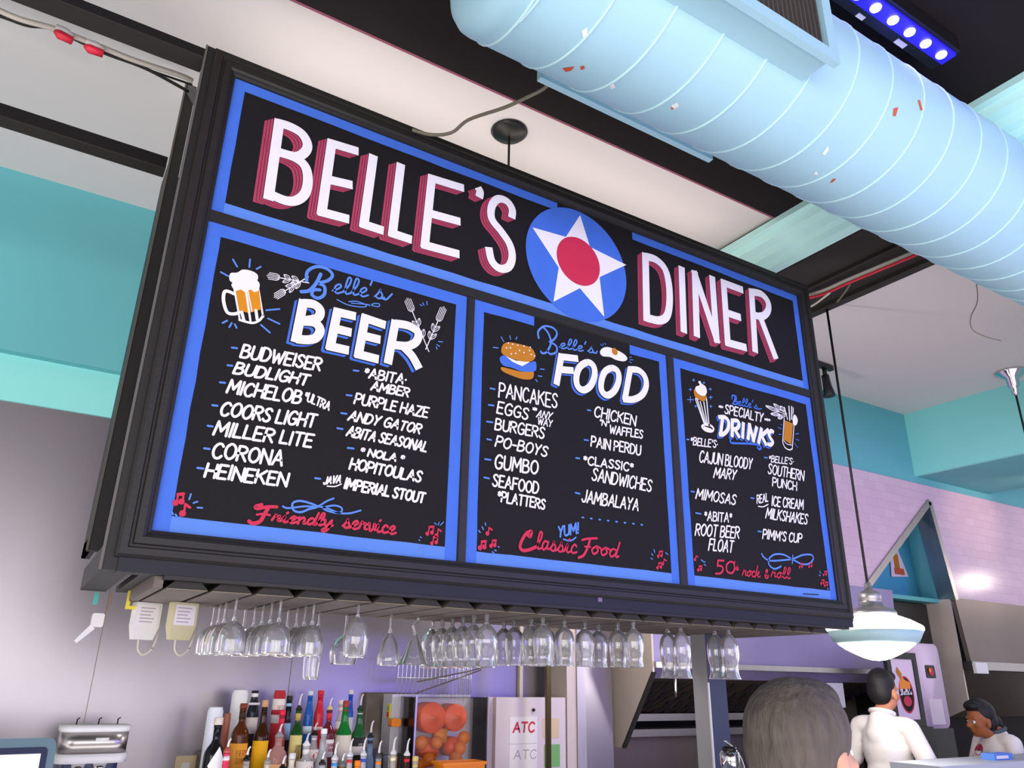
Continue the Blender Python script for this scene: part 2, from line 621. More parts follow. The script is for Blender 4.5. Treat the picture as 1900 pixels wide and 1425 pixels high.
chip('paint_chip', 'primer_orange', [(1043, 127), (1055, 125), (1066, 124), (1060, 131), (1050, 134)])
chip('paint_chip', 'primer_orange', [(1076, 124), (1084, 122), (1085, 128), (1078, 130)])
chip('paint_chip', 'primer_orange', [(1658, 201), (1667, 199), (1662, 216), (1657, 215)])
chip('paint_chip', 'primer_orange', [(1703, 186), (1707, 185), (1712, 204), (1708, 205)])
chip('paint_chip', 'primer_orange', [(1544, 333), (1552, 331), (1547, 337), (1540, 340)])
chip('paint_chip', 'paint_flake', [(1079, 57), (1090, 50), (1089, 72), (1083, 74)])
chip('paint_chip', 'paint_flake', [(1131, 157), (1138, 155), (1142, 162), (1134, 166)])
chip('paint_chip', 'paint_flake', [(1526, 286), (1536, 270), (1538, 277), (1531, 288)])
chip('paint_chip', 'paint_flake', [(1510, 324), (1514, 317), (1519, 325)])
chip('paint_chip', 'paint_flake', [(1245, 196), (1256, 190), (1260, 197), (1250, 203)])
chip('paint_chip', 'primer_orange', [(1245, 199), (1252, 201), (1246, 204)])

# registers bolted on both sides of the duct (parts of it)
for side, x0, x1 in ((-1, 0.75, 1.58), (1, 0.89, 1.716)):
    yy = side * (DR + 0.035)
    b = mb('duct_paint')
    w, h = x1 - x0, (0.40 if side < 0 else 0.27)
    X0, X1 = x0 - 0.5, x1 - 0.5
    z0 = -0.225 if side < 0 else -0.105
    z1 = z0 + h
    ya, yb = sorted((yy - 0.012, yy + 0.012))
    b.box((X0, ya, z0), (X1, yb, z0 + 0.045)).box((X0, ya, z1 - 0.045), (X1, yb, z1)).box((X0, ya, z0 + .0451), (X0 + 0.045, yb, z1 - .0451)).box((X1 - 0.045, ya, z0 + .0451), (X1, yb, z1 - .0451))
    yn = side * (DR - 0.10)
    yc, yd = sorted((yn, yy - side * 0.0125))
    b.box((X0 + 0.02, yc, z0 + 0.02), (X1 - 0.02, yd, z0 + 0.03)).box((X0 + 0.02, yc, z1 - 0.03), (X1 - 0.02, yd, z1 - 0.02))
    b.box((X0 + 0.02, yc, z0 + 0.0301), (X0 + 0.03, yd, z1 - 0.0301)).box((X1 - 0.03, yc, z0 + 0.0301), (X1 - 0.02, yd, z1 - 0.0301))
    reg = b.build('register_frame', duct)
    b = mb('steel_dark')
    k = int((X1 - X0 - 0.1) / 0.022)
    for i in range(k):
        xx = X0 + 0.05 + i * 0.022
        b.box((xx, ya + 0.004, z0 + 0.045), (xx + 0.006, yb - 0.002, z1 - 0.045))
    b.build('louvre', reg)
# straps holding the duct
for sx in (1.9, 4.6, 7.5):
    b = mb('duct_paint')
    b.box((sx - 0.5 - 0.015, -0.003, DR), (sx - 0.5 + 0.015, 0.003, ZC - 0.02 - DZ))
    b.build('hanger_strap', duct)

# ------------------------------------------------------------------ LED bar on the black ceiling
led = thing('led_bar_light', 'glowing violet blue LED bar on the black ceiling', 'light', loc=(0, 0, 0))
b = mb('plastic_black').box((1.30, -1.27, 4.10), (2.50, -1.15, 4.18))
b.build('housing', led)
b = mb('led_body').box((1.31, -1.255, 4.085), (2.49, -1.195, 4.10))
b.build('lens_strip', led)
for i in range(11):
    xx = 2.435 - i * 0.107
    b = mb('led_white', True).ball((xx, -1.225, 4.083), (0.021, 0.021, 0.012), 16)
    b.build('diode', led)
b = mb('led_red', True).ball((1.76, -1.165, 4.094), (0.012, 0.010, 0.010), 12)
b.build('pilot_lamp', led)
b = mb('paper_white').box((1.99, -1.170, 4.097), (2.03, -1.152, 4.10)).box((2.23, -1.175, 4.097), (2.29, -1.153, 4.10))
b.build('sticker', led)
b = mb('plastic_black').box((1.45, -1.23, 4.10), (1.49, -1.19, 4.2)).box((2.33, -1.23, 4.10), (2.37, -1.19, 4.18))
b.build('bracket', led)
spot('led_bar_beam', (2.2, -1.21, 4.05), (3.0, -1.0, 0.0), 60, (0.16, 0.10, 1.0), 1.6, 0.8, 0.25)

spot('bulkhead_downlight', (7.7, 0.7, 3.5), (7.6, 1.67, 3.35), 14, (1.0, 0.72, 0.5), 1.2, 0.8, 0.05)

# ------------------------------------------------------------------ hanger on the ceiling
hp = at(945, 243, z=ZC)
hg = thing('ceiling_hanger', 'black round ceiling canopy whose rod holds the menu sign', 'hanger', loc=(hp.x, hp.y, ZC))
mb('plastic_black', True).lathe([(0.0, 0.0), (0.088, 0.0), (0.090, -0.006), (0.075, -0.022), (0.03, -0.036), (0.012, -0.04), (0, -0.04)], 32).build('canopy', hg)
mb('cable_black', True).tube([(0, 0, -0.03), (0, 0, 3.79 - ZC)], 0.006, 8).build('rod', hg)


def cable(name, label, m, pts, r, cat='cable', n=6):
    b = mb(m, True).tube(smooth_pts(pts, n=n), r, 8)
    return tag(b.build(name), label, cat)


cable('grey_cable', 'grey cable looping from the sign top to the duct', 'cable_grey',
      [at(765, 241, y=-0.04), at(800, 250, y=-0.05), at(838, 246, y=-0.12), at(870, 222, y=-0.22), at(935, 200, y=-0.4), at(975, 182, y=-0.5), at(1003, 168, y=-0.55), at(1018, 157, y=-0.585)], 0.007)
cable('hanging_wire', 'thin loose wire dangling under the duct by the right ceiling', 'cable_grey',
      [on_duct(1812, 528) + Vector((0.5, DY, DZ)), at(1814, 548, y=-0.64), at(1812, 565, y=-0.6), at(1801, 590, y=-0.58), at(1805, 612, y=-0.57), at(1830, 625, y=-0.56), at(1857, 632, y=-0.55)], 0.0028)
cable('red_cable', 'red cable along the edge of the dark beam at sign corner', 'cable_red',
      [at(1499, 553, z=4.115), at(1530, 545, z=4.115), at(1570, 527, z=4.115), at(1620, 506, z=4.115), at(1692, 476, z=4.115), at(1750, 450, z=4.115)], 0.009)
cable('white_cable', 'white cable strapped beside the red cable on the beam', 'cable_white',
      [at(1496, 549, z=4.145), at(1530, 538, z=4.145), at(1570, 520, z=4.145), at(1620, 499, z=4.145), at(1692, 469, z=4.145), at(1750, 443, z=4.145)], 0.013)
cable('loose_white_cable', 'frayed white cable end leaving the sign corner', 'cable_white',
      [at(1501, 570, z=4.08), at(1515, 562, z=4.09), at(1540, 543, z=4.105)], 0.007)
cable('olive_cable', 'olive cable dropping from the beam edge above the pendant cord', 'cable_grey',
      [at(1577, 528, z=4.11), at(1569, 540, z=4.10), at(1560, 552, z=4.09), at(1553, 560, z=4.10)], 0.006)
# bundle under the left beam
cable('grey_conduit', 'pale conduit slung under the left black beam', 'cable_white',
      [at(-60, -8, y=0.20), at(30, 33, y=0.20), at(100, 53, y=0.20), at(180, 84, y=0.2), at(250, 112, y=0.2), at(330, 138, y=0.2), at(357, 150, y=0.21)], 0.010)
cable('black_lead', 'thin black lead hanging below the pale conduit', 'cable_black',
      [at(-60, 15, y=0.22), at(0, 30, y=0.22), at(50, 47, y=0.22), at(100, 55, y=0.22), at(190, 97, y=0.22), at(270, 127, y=0.22), at(350, 170, y=0.25)], 0.006)
cable('string_lead', 'black lead sagging to the rear post of the sign', 'cable_black',
      [at(190, 96, y=0.26), at(250, 120, y=0.26), at(300, 138, y=0.26), at(356, 157, y=0.3)], 0.004)
for k, (p, q, lab) in enumerate((((103, 55), (136, 71), 'red and white wire connector, farther from the sign'), ((158, 82), (193, 95), 'red and white wire connector, nearer the sign'))):
    A, B = at(*p, y=0.19), at(*q, y=0.19)
    c = thing('wire_connector', lab, 'connector')
    up = Vector((0, 0, 0.012))
    mb('cable_red', True).tube([A - up * 0.5, A.lerp(B, .25) - up, B - up], [0.008, 0.016, 0.014], 8).build('red_sleeve', c)
    mb('plastic_white', True).tube([A + up, A.lerp(B, .6) + up, B + up * 0.5], [0.012, 0.013, 0.006], 8).build('white_sleeve', c)

# track spotlight above the sign's right end
tp = at(1530, 690, z=4.12)
ts = thing('track_spotlight', 'small black track spotlight on the ceiling right of the sign', 'spotlight', loc=(tp.x, tp.y, 0))
mb('plastic_black').box((-0.9, -0.02, 4.15), (0.10, 0.02, 4.19)).build('track', ts)
mb('plastic_black', True).lathe([(0.018, 4.06), (0.018, 4.16)], 12).build('stem', ts)
mb('plastic_black', True).lathe([(0.0, 0.10), (0.03, 0.10), (0.035, 0.0), (0.05, -0.08), (0.045, -0.085), (0.0, -0.07)], 20, Matrix.Translation((0.01, 0, 3.99)) @ Matrix.Rotation(-0.12, 4, 'Y')).build('lamp_head', ts)

# ================================================================== THE MENU SIGN
SZ = 2.08                                   # height of the lower edge of the painted boards
sign = thing('menu_sign', 'large black framed diner menu board with blue borders and painted lettering', 'menu board')
XS = [0.0, 0.9685, 1.0049, 2.0005, 2.0446, 3.0]
ZS = [SZ, SZ + 1.0171, SZ + 1.0619, SZ + 1.6121]


def ring(b, x0, z0, x1, z1, prof):
    """moulding profile (outward offset, y) swept round a rectangle with mitred corners"""
    for i in range(len(prof)):
        o1, y1 = prof[i]
        o2, y2 = prof[(i + 1) % len(prof)]
        A = [(x0 - o1, y1, z0 - o1), (x1 + o1, y1, z0 - o1), (x1 + o1, y1, z1 + o1), (x0 - o1, y1, z1 + o1)]
        B = [(x0 - o2, y2, z0 - o2), (x1 + o2, y2, z0 - o2), (x1 + o2, y2, z1 + o2), (x0 - o2, y2, z1 + o2)]
        for k in range(4):
            j = (k + 1) % 4
            b.quad(A[k], A[j], B[j], B[k])


b = mb('frame_black')
ring(b, 0, ZS[0], 3.0, ZS[3], [(0.0, 0.010), (0.0, -0.010), (0.010, -0.013), (0.013, -0.020), (0.022, -0.024), (0.040, -0.024), (0.044, -0.018), (0.050, -0.018), (0.054, -0.028), (0.072, -0.028), (0.080, -0.020), (0.080, 0.010)])
b.build('frame_moulding', sign)
b = mb('frame_black')
hz0, hz1 = ZS[1], ZS[2]
b.prism([(0, 0.0, hz0), (0, -0.008, hz0 + 0.004), (0, -0.008, hz1 - 0.004), (0, 0.0, hz1)], (3.0, 0, 0))
for x0, x1 in ((XS[1], XS[2]), (XS[3], XS[4])):
    b.prism([(x0, 0.0, ZS[0]), (x0 + 0.004, -0.008, ZS[0]), (x1 - 0.004, -0.008, ZS[0]), (x1, 0.0, ZS[0])], (0, 0, ZS[1] - ZS[0]))
b.build('divider_bars', sign)

# welded steel cabinet that carries the boards
b = mb('iron_black')
b.box((-0.108, 0.0, 1.965), (-0.068, 0.07, 3.785))
b.box((-0.108, 0.0705, 1.965), (-0.03, 0.66, 2.035))
b.box((-0.0675, 0.001, 1.966), (-0.0, 0.069, 2.03))
b.box((-0.068, 0.012, 3.72), (3.07, 0.07, 3.765))
b.box((3.07, 0.0, 1.99), (3.105, 0.07, 3.79))
b.box((-0.105, 0.012, 2.02), (3.09, 0.03, 3.75))
b.use('iron_edge').box((-0.112, -0.004, 1.965), (-0.105, 0.004, 3.785))
b.build('cabinet_frame', sign)
b = mb('rail_black').box((-0.068, -0.010, 1.962), (3.085, 0.05, 2.012))
b.use('frame_black').box((0.055, -0.004, 1.952), (3.06, 0.03, 1.964))
b.build('bottom_rail', sign)
b = mb('iron_black').box((-0.112, 0.67, 2.10), (-0.068, 0.71, 4.13)).box((-0.112, 0.71, 2.10), (-0.085, 0.92, 2.15)).box((-0.07, 0.68, 2.10), (3.09, 0.71, 3.66)).box((-0.112, 0.71, 2.10), (-0.10, 0.92, 3.75))
b.use('iron_edge').box((-0.116, 0.666, 2.10), (-0.109, 0.674, 4.13))
b.use('iron_black').prism([(-0.105, 0.66, 4.125), (-0.105, 0.05, 3.60), (-0.105, 0.05, 3.55), (-0.105, 0.66, 4.075)], (0.02, 0, 0))
b.build('rear_frame', sign)
b = mb('steel_dark')
b.box((1.57, -0.0115, 1.985), (1.59, -0.009, 2.008))
b.build('rail_clip', sign)

# ---- brush lettering
LAY = 0.0006


class Paint(MB):
    n_pieces = 0

    def at(self, p, layer):
        return (p[0], -LAY * (1 + (layer - 1) * 4) - 4e-5 * (self.n_pieces % 5), p[1])

    def add(self, vs, fs):
        super().add(vs, fs)
        self.n_pieces += 1

    def disc(self, c, r, layer, n=10):
        self.add([self.at((c[0] + r * math.cos(2 * PI * k / n), c[1] + r * math.sin(2 * PI * k / n)), layer) for k in range(n)], [tuple(range(n))])

    def poly(self, pts, layer):
        # fan triangulation by blender: concave outlines are handled by tessellation
        self.add([self.at(p, layer) for p in pts], [tuple(range(len(pts)))])

    def strip(self, pts, w, layer, round_=True, closed=False, taper=None):
        pts = [Vector((p[0], p[1])) for p in pts]
        N = len(pts)
        L, R = [], []
        for i in range(N):
            if closed:
                d = pts[(i + 1) % N] - pts[(i - 1) % N]
            else:
                d = pts[min(i + 1, N - 1)] - pts[max(i - 1, 0)]
            if d.length < 1e-9:
                d = Vector((1, 0))
            d.normalize()
            n = Vector((-d.y, d.x))
            ww = w * 0.5
            if taper:
                t = i / (N - 1)
                ww *= taper[0] + (taper[1] - taper[0]) * t if len(taper) == 2 else (taper[0] + (taper[1] - taper[0]) * min(1, 2 * t) if t < .5 else taper[1] + (taper[2] - taper[1]) * (2 * t - 1))
            L.append(self.at(pts[i] + n * ww, layer))
            R.append(self.at(pts[i] - n * ww, layer))
        vs = L + R
        fs = [(i, i + N, (i + 1) + N, i + 1) for i in range(N - 1)]
        if closed:
            fs.append((N - 1, 2 * N - 1, N, 0))
        self.add(vs, fs)
        if round_ and not closed and not taper:
            self.disc(pts[0], w * 0.5, layer)
            self.disc(pts[-1], w * 0.5, layer)

    def stroke(self, pts, w, layer, smooth=False, square=False, closed=False, taper=None):
        pts = [Vector((p[0], p[1], 0)) for p in pts]
        if smooth or closed:
            self.strip(smooth_pts(pts, closed, 7), w, layer, not square, False, taper)
            return
        for a, c in zip(pts[:-1], pts[1:]):
            if square:
                d = (c - a).normalized() * (w * 0.42)
                self.strip([a - d, c + d], w, layer, False)
            else:
                self.strip([a, c], w, layer, True, taper=taper)


def P(px, py):
    """measured picture position on the sign face -> (x, z) in metres"""
    q = at(px, py, y=0.0)
    return Vector((q.x, q.z))


def zoom(x0, y0, k):
    return lambda *pts: [P(x0 + a * k, y0 + c * k) for a, c in pts]


ZB = zoom(260, 400, 620 / 1900)
ZB2 = zoom(260, 700, 620 / 1900)
ZT1 = zoom(440, 180, 560 / 1900)
ZT2 = zoom(940, 360, 560 / 1900)
ZF = zoom(840, 540, 460 / 1900)
ZF2 = zoom(840, 800, 460 / 1900)
ZD = zoom(1220, 640, 380 / 1900)
ZD2 = zoom(1220, 870, 380 / 1900)
ZL = zoom(0, 450, 640 / 1900)

GL = {
    'A': (.60, "0 0 .30 1 .60 0;.12 .34 .49 .34"),
    'B': (.54, "0 0 0 1;~0 1 .30 .99 .44 .86 .40 .66 .25 .55 0 .54;~0 .54 .36 .52 .52 .38 .50 .14 .32 .01 0 0"),
    'C': (.54, "~.52 .84 .40 .99 .20 .96 .04 .70 .02 .34 .16 .04 .38 0 .54 .17"),
    'D': (.56, "0 0 0 1;~0 1 .30 .97 .50 .76 .55 .42 .40 .08 .2 .0 0 0"),
    'E': (.46, ".45 1 0 1 0 0 .46 0;0 .52 .38 .52"),
    'F': (.46, "0 0 0 1 .46 1;0 .53 .38 .53"),
    'G': (.58, "~.54 .84 .40 .99 .20 .96 .04 .70 .02 .34 .16 .04 .38 .0 .55 .14 .56 .42;.57 .44 .34 .44"),
    'H': (.54, "0 0 0 1;.54 0 .54 1;0 .5 .54 .5"),
    'I': (.06, ".03 0 .03 1"),
    'J': (.40, "~.40 1 .40 .3 .30 .03 .12 .01 .0 .2"),
    'K': (.54, "0 0 0 1;.52 1 0 .42;.18 .58 .54 0"),
    'L': (.42, "0 1 0 0 .42 0"),
    'M': (.72, "0 0 .06 1 .36 .3 .66 1 .72 0"),
    'N': (.56, "0 0 0 1 .56 0 .56 1"),
    'O': (.60, "@.30 1 .07 .82 0 .5 .07 .18 .30 0 .53 .18 .60 .5 .53 .82"),
    'P': (.50, "0 0 0 1;~0 1 .34 .98 .50 .76 .38 .5 0 .46"),
    'R': (.52, "0 0 0 1;~0 1 .34 .98 .50 .77 .36 .54 0 .5;.2 .5 .52 0"),
    'S': (.48, "~.46 .85 .34 .99 .14 .96 .04 .78 .18 .57 .36 .43 .45 .22 .32 .02 .12 .02 0 .16"),
    'T': (.52, "0 1 .52 1;.26 1 .26 0"),
    'U': (.54, "~0 1 .0 .5 .03 .18 .14 .02 .32 .01 .48 .12 .54 .4 .54 1"),
    'V': (.54, "0 1 .27 0 .54 1"),
    'W': (.78, "0 1 .19 0 .39 .75 .59 0 .78 1"),
    'X': (.52, "0 1 .52 0;0 0 .52 1"), 'Q': (.60, "@.30 1 .07 .82 0 .5 .07 .18 .30 0 .53 .18 .60 .5 .53 .82;.4 .2 .6 -.05"),
    'Y': (.52, "0 1 .26 .48 .52 1;.26 .48 .2 0"),
    'Z': (.52, "0 1 .52 1 0 0 .52 0"),
    '*': (.26, ".13 .95 .13 .55;0 .86 .26 .64;0 .64 .26 .86"),
    "'": (.08, ".06 1 .02 .74"),
    '"': (.16, ".04 1 .02 .78;.14 1 .12 .78"),
    '-': (.30, "0 .45 .30 .45"), '.': (.08, ".02 .42 .05 .46"), '!': (.08, ".05 1 .03 .3;.02 .0 .03 .04"),
    '5': (.46, ".42 1 .08 1 .04 .56;~.04 .56 .26 .62 .44 .42 .42 .14 .22 0 0 .08"),
    '0': (.46, "@.23 1 .05 .82 0 .5 .05 .18 .23 0 .41 .18 .46 .5 .41 .82"),
    '&': (.4, "~.38 .1 .12 .5 .2 .95 .3 .8 .08 .4 .1 .05 .3 .02 .4 .3"),
    'e': (.36, "~0 .12 .16 .24 .27 .42 .20 .54 .08 .40 .07 .14 .18 .0 .36 .12"),
    'l': (.28, "~0 .1 .18 .55 .22 .92 .12 1 .07 .5 .12 .05 .28 .1"),
    's': (.36, "~0 .1 .10 .30 .17 .56 .19 .42 .27 .24 .24 .06 .14 .01 .06 .09;~.22 .04 .29 .05 .36 .1"),
    'r': (.36, "~0 .1 .09 .54 .15 .43 .27 .46 .24 .12 .36 .1"),
    'i': (.30, "~0 .1 .12 .5 .11 .14 .18 .02 .30 .1;.15 .74 .18 .80"),
    'n': (.42, "0 .46 .07 .5 .07 0;~.07 .28 .2 .52 .29 .4 .29 .06 .42 .1"),
    'd': (.42, "~.28 .44 .14 .52 .03 .28 .10 .02 .24 .14 .33 .5;~.37 1 .31 .3 .32 .03 .42 .1"),
    'y': (.42, "~0 .44 .05 .5 .07 .15 .18 .06 .30 .44;~.33 .5 .28 -.2 .14 -.46 .04 -.3 .42 .1"),
    'v': (.36, "~0 .40 .07 .5 .14 .02 .27 .2 .28 .5 .36 .42"),
    'c': (.32, "~.27 .42 .16 .52 .04 .28 .11 .02 .32 .1"),
    'a': (.40, "~.28 .44 .13 .52 .03 .26 .10 .02 .24 .18 .29 .5;~.29 .5 .27 .12 .40 .1"),
    'o': (.38, "~.18 .52 .04 .28 .14 .02 .29 .25 .18 .52 .38 .44"),
    'k': (.40, "0 0 .10 1;~.05 .2 .26 .52 .24 .30 .07 .26;.12 .27 .26 .02 .40 .1"),
    'q': (.74, "~.0 .02 .14 .0 .26 .4 .30 .98;~.0 .74 .05 .95 .34 1.0 .52 .85 .44 .62 .24 .52;~.26 .54 .52 .46 .58 .2 .40 .0 .22 .06 .24 .2"),
}


def glyphs(text, script=False):
    out, x = [], 0.0
    for ch in text:
        if ch == ' ':
            x += 0.30
            continue
        w, s = GL[ch]
        out.append((x, s, ch))
        x += w + (0.0 if script and ch not in "'" else 0.17)
    return out, x - (0.0 if script else 0.17)


def write(b, text, bl, br, tl, w, layer, script=False, jitter=0.03, offset=(0, 0), square=False):
    """letters of a line between baseline ends bl, br with cap top above bl at tl (all in metres on a plane)"""
    rnd = random.Random(text)
    gl, tot = glyphs(text, script)
    ux = (br - bl) / max(tot, 0.05)
    uy = tl - bl
    off = Vector(offset)
    for x, s, ch in gl:
        jy = rnd.uniform(-jitter, jitter) if not script else 0
        js = 1 + (rnd.uniform(-jitter, jitter) if not script else 0)
        for st in s.split(';'):
            mode = st[0] if st[0] in '~@' else ''
            v = [float(t) for t in st.lstrip('~@').split()]
            pts = [bl + off + ux * (x + v[i]) + uy * (v[i + 1] * js + jy) for i in range(0, len(v), 2)]
            if mode == '@':
                b.stroke(pts, w, layer, closed=True, square=True)
            else:
                b.stroke(pts, w, layer, smooth=(mode == '~'), square=square)


def panel(name, x0, z0, x1, z1, bw, gap_top=None, gap_bottom=None):
    p = mb('board_black').box((x0, 0.0, z0), (x1, 0.012, z1)).build(name, sign)
    b = Paint().use('paint_blue')
    rnd = random.Random(name)

    def edge(a, c, n, m):
        # a hand-painted band: outer side straight, inner side slightly wavy
        k = max(4, int((Vector(c) - Vector(a)).length / 0.09))
        a, c, nn = Vector(a), Vector(c), Vector(n)
        out = [a.lerp(c, i / k) for i in range(k + 1)]
        inn = [q + nn * (bw + rnd.uniform(-.0016, .0016)) for q in out]
        b.use(m).add([b.at(q, 1) for q in out] + [b.at(q, 1) for q in inn], [(i, i + 1, i + k + 2, i + k + 1) for i in range(k)])
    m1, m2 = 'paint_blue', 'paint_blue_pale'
    if gap_top:
        edge((x0, z1), (gap_top[0], z1), (0, -1), m1)
        edge((gap_top[1], z1), (x1, z1), (0, -1), m1)
    else:
        edge((x0, z1), (x1, z1), (0, -1), m1)
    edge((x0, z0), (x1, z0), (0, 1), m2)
    edge((x0, z0), (x0, z1), (1, 0), m1)
    edge((x1, z0), (x1, z1), (-1, 0), m1)
    o = b.build('painted_border', p)
    return p


gA, gB = P(1034, 386).x, P(1173, 440).x
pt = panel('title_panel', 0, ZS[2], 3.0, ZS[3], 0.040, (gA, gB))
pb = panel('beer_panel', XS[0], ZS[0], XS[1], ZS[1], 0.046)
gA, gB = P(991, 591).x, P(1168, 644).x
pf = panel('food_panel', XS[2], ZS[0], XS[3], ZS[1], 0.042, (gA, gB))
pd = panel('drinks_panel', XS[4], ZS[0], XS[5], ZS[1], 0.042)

# ---- title: white letters with a striped red drop shade
S, Q = 'S', 'Q'
title = []
for Zf, strokes in ((ZT1, [
    [(262, 168), (197, 628)], ['~', (250, 166), (330, 190), (405, 235), (440, 300), (425, 350), (370, 378), (262, 352)],
    ['~', (262, 352), (360, 385), (425, 440), (443, 525), (425, 610), (370, 655), (300, 655), (197, 612)],
    [(592, 296), (530, 728)], [(592, 296), (738, 340)], [(566, 522), (700, 553)], [(530, 728), (678, 767)],
    [(853, 388), (795, 805)], [(795, 805), (896, 838)],
    [(1026, 442), (975, 862)], [(975, 862), (1075, 895)],
    [(1222, 516), (1178, 935)], [(1222, 516), (1405, 572)], [(1206, 735), (1382, 783)], [(1178, 935), (1375, 988)],
    ['~', (1512, 572), (1526, 600), (1520, 636)],
    ['~', (1725, 765), (1728, 710), (1695, 660), (1640, 645), (1600, 690), (1600, 770), (1660, 850), (1712, 930), (1728, 1010), (1705, 1072), (1650, 1082), (1600, 1035), (1580, 948)]]),
    (ZT2, [
        [(870, 395), (878, 785)], ['~', (870, 395), (935, 415), (990, 470), (1016, 560), (1022, 680), (1005, 770), (955, 798), (878, 780)],
        [(1098, 478), (1111, 855)],
        [(1181, 505), (1193, 882)], [(1181, 505), (1318, 918)], [(1291, 537), (1318, 918)],
        [(1362, 562), (1388, 938)], [(1362, 562), (1470, 602)], [(1376, 748), (1456, 775)], [(1388, 938), (1492, 966)],
        [(1538, 618), (1560, 980)], ['~', (1538, 618), (1600, 632), (1640, 680), (1642, 735), (1605, 772), (1548, 762)], [(1590, 768), (1685, 1020)]])):
    for s in strokes:
        sm = s[0] == '~'
        title.append((Zf(*(s[1:] if sm else s)), sm, Zf is ZT2))
steps = [(1.0, 'paint_red'), (0.84, 'paint_red'), (0.72, 'paint_black'), (0.66, 'paint_red'), (0.52, 'paint_red'), (0.40, 'paint_black'), (0.34, 'paint_red'), (0.22, 'paint_red'), (0.08, 'paint_black')]
for word in (False, True):
  b = Paint()
  for i, (f, m) in enumerate(steps):
    b.use(m)
    for pts, sm, second in title:
        if second != word:
            continue
        off = Vector((-0.027 if second else -0.031, -0.023)) * f
        b.stroke([p + off for p in pts], 0.041 if second else 0.036, 1.2 + i * 0.12, smooth=sm, square=True)
  b.build('drop_shade', pt)
for word in (False, True):
    b = Paint().use('paint_white')
    for pts, sm, second in title:
        if second == word:
            b.stroke(pts, 0.041 if second else 0.036, 2.6, smooth=sm, square=True)
    b.build('title_lettering', pt)
# star roundel
b = Paint().use('paint_blue')
cc = ZT2((447, 440))[0]
rr = sum((ZT2(q)[0] - cc).length for q in ((128, 350), (765, 530), (410, 95), (570, 790))) / 4
b.disc(cc, rr, 2.0, 72)
b.use('paint_white').poly(ZT2((160, 212), (370, 272), (460, 135), (522, 335), (750, 448), (582, 525), (612, 775), (458, 595), (292, 680), (325, 465)), 2.2)
c2 = ZT2((450, 425))[0]
b.use('paint_crimson').disc(c2, 0.118, 2.4, 48)
b.build('star_emblem', pt)


def heading(parent, Zf, strokes, w, off, name='heading'):
    b = Paint()
    data = []
    for s in strokes:
        mode = s[0] if s[0] in ('~', '@') else ''
        data.append((Zf(*(s[1:] if mode else s)), mode))
    for i, (f, m, dw) in enumerate(((1.0, 'paint_blue', 1.0), (0.8, 'paint_blue', 1.0), (0.55, 'paint_blue', 1.0), (0.30, 'paint_black', 1.06), (0, 'paint_white', 1.0))):
        b.use(m)
        for pts, mode in data:
            b.stroke([p + Vector(off) * f for p in pts], w * dw, 1.2 + 0.15 * i, smooth=(mode == '~'), closed=(mode == '@'), square=True)
    b.build(name, parent)


heading(pb, ZB, [
    [(925, 500), (885, 702)], ['~', (925, 500), (985, 506), (1022, 540), (1005, 585), (915, 600)], ['~', (915, 602), (990, 610), (1022, 650), (1000, 695), (950, 708), (885, 702)],
    [(1120, 550), (1080, 745)], [(1120, 550), (1205, 570)], [(1100, 642), (1180, 662)], [(1080, 745), (1165, 764)],
    [(1278, 585), (1240, 790)], [(1278, 585), (1375, 618)], [(1258, 682), (1345, 703)], [(1240, 790), (1335, 814)],
    [(1448, 615), (1410, 825)], ['~', (1448, 615), (1525, 628), (1578, 665), (1570, 715), (1520, 742), (1425, 735)], ['~', (1490, 742), (1545, 800), (1585, 872)]], 0.032, (-0.0135, -0.0115))
heading(pf, ZF, [
    [(828, 505), (795, 700)], [(828, 505), (940, 518)], [(812, 602), (905, 610)],
    ['@', (1030, 548), (970, 585), (945, 660), (955, 730), (1000, 760), (1055, 725), (1085, 645), (1075, 575)],
    ['@', (1215, 592), (1160, 625), (1135, 705), (1142, 770), (1185, 800), (1240, 760), (1270, 680), (1260, 615)],
    [(1355, 612), (1318, 822)], ['~', (1345, 602), (1420, 608), (1468, 655), (1480, 725), (1450, 795), (1380, 832), (1300, 828)]], 0.030, (-0.0125, -0.011))
heading(pd, ZD, [
    [(600, 680), (582, 825)], ['~', (560, 672), (620, 672), (655, 715), (648, 785), (605, 830), (565, 832)],
    [(690, 702), (688, 842)], ['~', (690, 702), (738, 706), (752, 740), (735, 775), (692, 785)], [(712, 785), (750, 848)],
    [(793, 732), (786, 855)], [(850, 742), (836, 868)], [(850, 742), (886, 888)], [(886, 888), (915, 770)],
    [(960, 782), (935, 905)], [(1020, 792), (952, 850)], [(965, 850), (1000, 920)],
    ['~', (1075, 815), (1052, 798), (1030, 825), (1042, 862), (1064, 900), (1045, 928), (1015, 918)]], 0.020, (-0.010, -0.010))


def lines(parent, rows, dashes, name='menu_lettering'):
    for text, Zf, bl, br, tl, w in rows:
        b = Paint().use('paint_white')
        p = Zf(bl, br, tl)
        write(b, text, p[0], p[1], p[2], w, 2)
        b.build(name, parent)
    for Zf, a, c in dashes:
        b = Paint().use('paint_blue_pale')
        p = Zf(a, c)
        b.stroke([p[0] - (p[1] - p[0]) * .12, p[1] - (p[1] - p[0]) * .30], 0.0066, 2)
        b.build('bullet_dash', parent)


